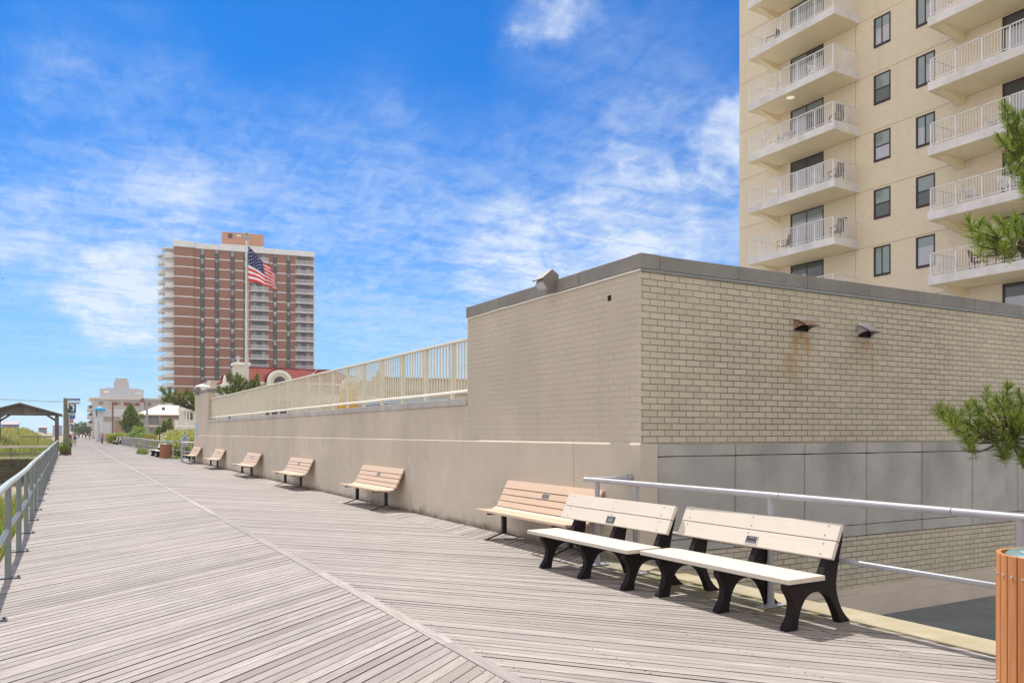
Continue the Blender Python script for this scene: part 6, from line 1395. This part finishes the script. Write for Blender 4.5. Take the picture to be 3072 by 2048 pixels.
# ------------------------------------------------ people
SKIN = mat('skin_tone', (.38,.20,.14), .6, .06, 8)  # one skin colour for every figure
def figure(name, joints, edges, mtl, parent):
    me = bpy.data.meshes.new(name); bm = bmesh.new(); sk = bm.verts.layers.skin.verify(); V = {}
    for k_, (p, r_) in joints.items():
        v = bm.verts.new(p); v[sk].radius = (r_, r_) if isinstance(r_, (int, float)) else r_; V[k_] = v
        if k_ == 'pelvis': v[sk].use_root = True
    for a, b in edges: bm.edges.new((V[a], V[b]))
    bm.to_mesh(me); bm.free(); me.materials.append(mtl); o = bpy.data.objects.new(name, me); COL.objects.link(o); o.parent = parent
    s_ = o.modifiers.new('skin', 'SKIN'); s_.use_smooth_shade = True; u_ = o.modifiers.new('sub', 'SUBSURF'); u_.levels = 1; u_.render_levels = 2; return o
def person(label, loc, rotz, J, top, bottom, hairm, hair_r, extra=None, shoe=None):
    t_ = thing('person', label, 'person', loc, rotz, world=False)
    jo = {k_: (Vector(v[:3]), v[3]) for k_, v in J.items()}; ed = [('pelvis','waist'),('waist','chest'),('chest','neckb'),('neckb','neck'),('neck','head'),('head','crown')]
    for s_ in 'lr': ed += [('neckb','sh'+s_),('sh'+s_,'el'+s_),('el'+s_,'wr'+s_),('wr'+s_,'pa'+s_),('pelvis','hip'+s_),('hip'+s_,'kn'+s_),('kn'+s_,'an'+s_),('an'+s_,'toe'+s_)]
    for s_ in 'lr':
        w_, p_ = jo['wr'+s_][0], jo['pa'+s_][0]; d_ = (p_-w_).normalized(); sd = Vector((0, 1, 0))
        if abs(d_.dot(sd)) > .7: sd = Vector((1, 0, 0))
        for k_, (o_, l_) in enumerate(((-.028,.06),(-.010,.075),(.010,.07),(.028,.055))):
            a = p_+sd*o_+d_*.03; jo['f%d%s' % (k_, s_)] = (a, .008); jo['g%d%s' % (k_, s_)] = (a+d_*l_+Vector((0, 0, -.01)), .006); ed += [('pa'+s_, 'f%d%s' % (k_, s_)), ('f%d%s' % (k_, s_), 'g%d%s' % (k_, s_))]
        a = w_.lerp(p_, .5)+sd*.035; jo['t0'+s_] = (a, .009); jo['t1'+s_] = (a+d_*.05+sd*.015, .007); ed += [('wr'+s_, 't0'+s_), ('t0'+s_, 't1'+s_)]
    figure('body', jo, ed, SKIN, t_)
    hd = jo['head'][0]
    def shell(nm, rings, m, n=14):
        g = MB(); vs = []
        for (x, y_, z_, rx_, ry_) in rings:
            for i in range(n): a = 2*PI*i/n; vs.append((x+rx_*math.cos(a), y_+ry_*math.sin(a), z_))
        g.add(vs, [(j*n+i, j*n+(i+1) % n, (j+1)*n+(i+1) % n, (j+1)*n+i) for j in range(len(rings)-1) for i in range(n)]+[tuple(range(n))[::-1], tuple(range((len(rings)-1)*n, len(rings)*n))]); return g.build(nm, m, t_, smooth=True)
    for nm, rings, m in top+bottom: shell(nm, rings, m)
    g = MB(); g.lathe([(.001, .145), (.07, .125), (.10, .06), (.102, 0), (.085, -.06), (.03, -.07)], 12, (hd.x, hd.y-.022, hd.z+.01)) ; 
    if hair_r: g.lathe([(.001, .05), (.05, .02), (.045, -.04), (.001, -.07)], 8, (hd.x, hd.y-hair_r, hd.z+.06))
    g.build('hair', hairm, t_, smooth=True)
    g = MB()
    fy = hd.y+.088                                        # face on the +y side
    for s_ in (-1, 1): g.lathe([(.001, .01), (.012, 0), (.001, -.01)], 8, (s_*.032, fy, hd.z+.005))
    g.build('eyes', mat('dark_eye', (.02,.015,.012), .3), t_); g = MB(); g.add([(-.012, fy+.002, hd.z-.03), (.012, fy+.002, hd.z-.03), (0, fy+.03, hd.z-.028), (0, fy+.004, hd.z+.01)], [(0,1,2),(0,2,3),(2,1,3)]); g.build('nose', SKIN, t_); g = MB(); g.box(-.022, .022, fy-.006, fy+.004, hd.z-.058, hd.z-.05); g.build('mouth', mat('lip', (.35,.1,.09), .5), t_)
    return t_
NBL = mat('navy_blue_cloth', (.035,.05,.22), .8, .1); WST = mat('white_cloth', (.75,.75,.76), .8, .04); BSH = mat('blue_shorts', (.045,.075,.30), .8, .1); PNK = mat('bright_pink_cloth', (.72,.13,.20), .8, .06); GSH = mat('grey_green_shorts', (.22,.27,.27), .8, .1)
AUB = mat('auburn_hair', (.16,.05,.035), .6, .15); BLD = mat('blond_hair', (.62,.44,.30), .6, .1)
Jw = dict(pelvis=(0,0,.98,.115), waist=(0,.01,1.12,.095), chest=(0,.02,1.32,.115), neckb=(0,0,1.46,.06), neck=(0,0,1.54,.045), head=(0,.01,1.66,.085), crown=(0,.0,1.75,.06),
 shl=(-.17,0,1.43,.05), ell=(-.25,-.04,1.17,.037), wrl=(-.30,.04,.95,.026), pal=(-.31,.06,.88,.03), shr=(.17,0,1.43,.05), elr=(.24,-.08,1.18,.037), wrr=(.33,-.13,.97,.026), par=(.345,-.14,.90,.03),
 hipl=(-.09,0,.93,.09), knl=(-.10,.05,.52,.055), anl=(-.09,-.18,.15,.036), toel=(-.09,-.10,.035,.03), hipr=(.09,0,.93,.09), knr=(.10,.08,.50,.055), anr=(.09,.06,.075,.036), toer=(.10,.20,.03,.03))
c = at(224.5, 97.5)
pw_ = person('woman walking away in a navy top with white stripes and blue shorts', (c.x, c.y, 0), .1, Jw,
 [('top', [(0,.01,1.06,.15,.105),(0,.01,1.16,.135,.10),(0,.02,1.30,.155,.125),(0,.02,1.36,.15,.11)], NBL), ('top_stripe', [(0,.01,1.155,.139,.105),(0,.01,1.185,.141,.107)], WST), ('top_stripe', [(0,.01,1.245,.152,.119),(0,.015,1.275,.156,.124)], WST)],
 [('shorts', [(0,0,.80,.185,.125),(0,0,.92,.185,.13),(0,0,1.07,.15,.11)], BSH)], AUB, .11)
Jc = dict(pelvis=(0,-.10,1.00,.125), waist=(0,-.06,1.14,.10), chest=(0,.04,1.34,.12), neckb=(0,.08,1.47,.06), neck=(0,.10,1.55,.045), head=(0,.13,1.66,.085), crown=(0,.12,1.75,.06),
 shl=(-.18,.07,1.45,.05), ell=(-.27,.22,1.22,.037), wrl=(-.24,.43,1.13,.026), pal=(-.24,.50,1.10,.03), shr=(.18,.07,1.45,.05), elr=(.27,.22,1.22,.037), wrr=(.24,.43,1.13,.026), par=(.24,.50,1.10,.03),
 hipl=(-.10,-.08,.95,.095), knl=(-.12,.28,.72,.06), anl=(-.11,.10,.37,.04), toel=(-.11,.22,.33,.03), hipr=(.10,-.08,.95,.095), knr=(.12,.20,.55,.06), anr=(.12,.04,.16,.04), toer=(.12,.16,.11,.03))
pw_.scale = (1.09, 1.09, 1.09)
c = at(306, 116)
person('blond cyclist in a bright pink top riding along the right side', (c.x, c.y, 0), .08, Jc,
 [('top', [(0,-.09,1.02,.165,.12),(0,-.03,1.18,.15,.12),(0,.04,1.34,.18,.135),(0,.07,1.46,.13,.09)], PNK)], [('shorts', [(0,.0,.76,.19,.17),(0,-.08,.95,.20,.15),(0,-.10,1.06,.165,.125)], GSH)], BLD, .0)
by = thing('bicycle', 'dark bicycle ridden by the pink topped cyclist', 'bicycle', (c.x, c.y, 0), .08, world=False)
for y_ in (-.52, .52):
    g = MB(); n = 28; g.tube([(0, y_+.33*math.cos(2*PI*i/n), .345+.33*math.sin(2*PI*i/n)) for i in range(n+1)], .018, 6, cap=False)
    w_ = g.build('wheel', BLKM, by, smooth=True); g = MB()
    for i in range(9): g.tube([(0, y_-.32*math.cos(PI*i/9), .345-.32*math.sin(PI*i/9)), (0, y_+.32*math.cos(PI*i/9), .345+.32*math.sin(PI*i/9))], .0025, 3)
    g.build('spokes', STEELG, None, loc=(0,0,0)).parent = w_
g = MB()
for a, b in (((0,-.52,.345),(0,-.06,.30)), ((0,-.06,.30),(0,-.18,.86)), ((0,-.06,.30),(0,.40,.78)), ((0,-.15,.75),(0,.38,.86)), ((0,.36,.92),(0,.52,.345)), ((0,-.52,.345),(0,-.16,.75))): g.tube([a, b], .018, 6)
g.build('frame', mat('dark_green_frame', (.03,.05,.045), .4), by, smooth=True); g = MB(); g.tube([(-.27,.46,1.08),(-.2,.42,1.06),(0,.40,.98),(.2,.42,1.06),(.27,.46,1.08)], .014, 6); g.tube([(0,.36,.9),(0,.39,.99)], .014, 6); g.build('handlebar', BLKM, by); g = MB(); g.prism([(-.09,-.30),(.09,-.30),(.03,-.02),(-.03,-.02)], 'z', .87, .92); g.build('saddle', BLKM, by, bevel=.01)
g = MB(); g.box(-.13, -.08, .20-.16, .20+.0, .30, .32); g.box(.08, .13, -.02, .16, .085, .105); g.tube([(-.1, .1, .31), (0, .0, .30)], .012, 5); g.tube([(.1, .06, .10), (0, -.05, .30)], .012, 5); g.build('pedals', BLKM, by)
def far_person(label, loc, rotz, mt_, mb_, hair):
    return person(label, loc, rotz, Jw, [('top', [(0,.01,1.05,.155,.11),(0,.01,1.16,.145,.11),(0,.02,1.34,.19,.13),(0,.02,1.44,.15,.09)], mt_)], [('trousers', [(0,0,.72,.19,.14),(0,0,.92,.19,.135),(0,0,1.07,.16,.115)], mb_)], hair, 0)
DKC = mat('dark_cloth', (.05,.05,.07), .8, .1)
c = at(236, 230); far_person('distant walker in dark clothes near the vanishing point', (c.x, c.y, 0), 0, DKC, DKC, AUB)
c = at(257, 190); far_person('distant walker in pale blue top left of the far benches', (c.x, c.y, 0), 0, mat('pale_blue_cloth', (.35,.42,.62), .8), DKC, BLD)
c = at(268.5, 178); far_person('distant person in a mauve top beside the far benches', (c.x, c.y, 0), .3, mat('mauve_cloth', (.42,.22,.30), .8), DKC, AUB)

# ------------------------------------------------ sea air
g = MB(); g.box(-1000, 1000, -110, 3100, -3.2, 66)
t = bpy.data.materials.new('sea_haze'); t.use_nodes = True; n_ = t.node_tree; n_.nodes.clear(); o_ = n_.nodes.new('ShaderNodeOutputMaterial'); v_ = n_.nodes.new('ShaderNodeVolumePrincipled')
v_.inputs['Color'].default_value = (.86,.92,1,1); v_.inputs['Density'].default_value = .00019; v_.inputs['Anisotropy'].default_value = .2; n_.links.new(v_.outputs[0], o_.inputs['Volume'])
hzo = g.build('haze', t, kind='stuff')
SC.cycles.volume_step_rate = 1.; SC.cycles.volume_bounces = 1; SC.cycles.max_bounces = 6; SC.cycles.diffuse_bounces = 4; SC.cycles.transmission_bounces = 3
for o in bpy.data.objects:
    if '_o' in o: del o['_o']
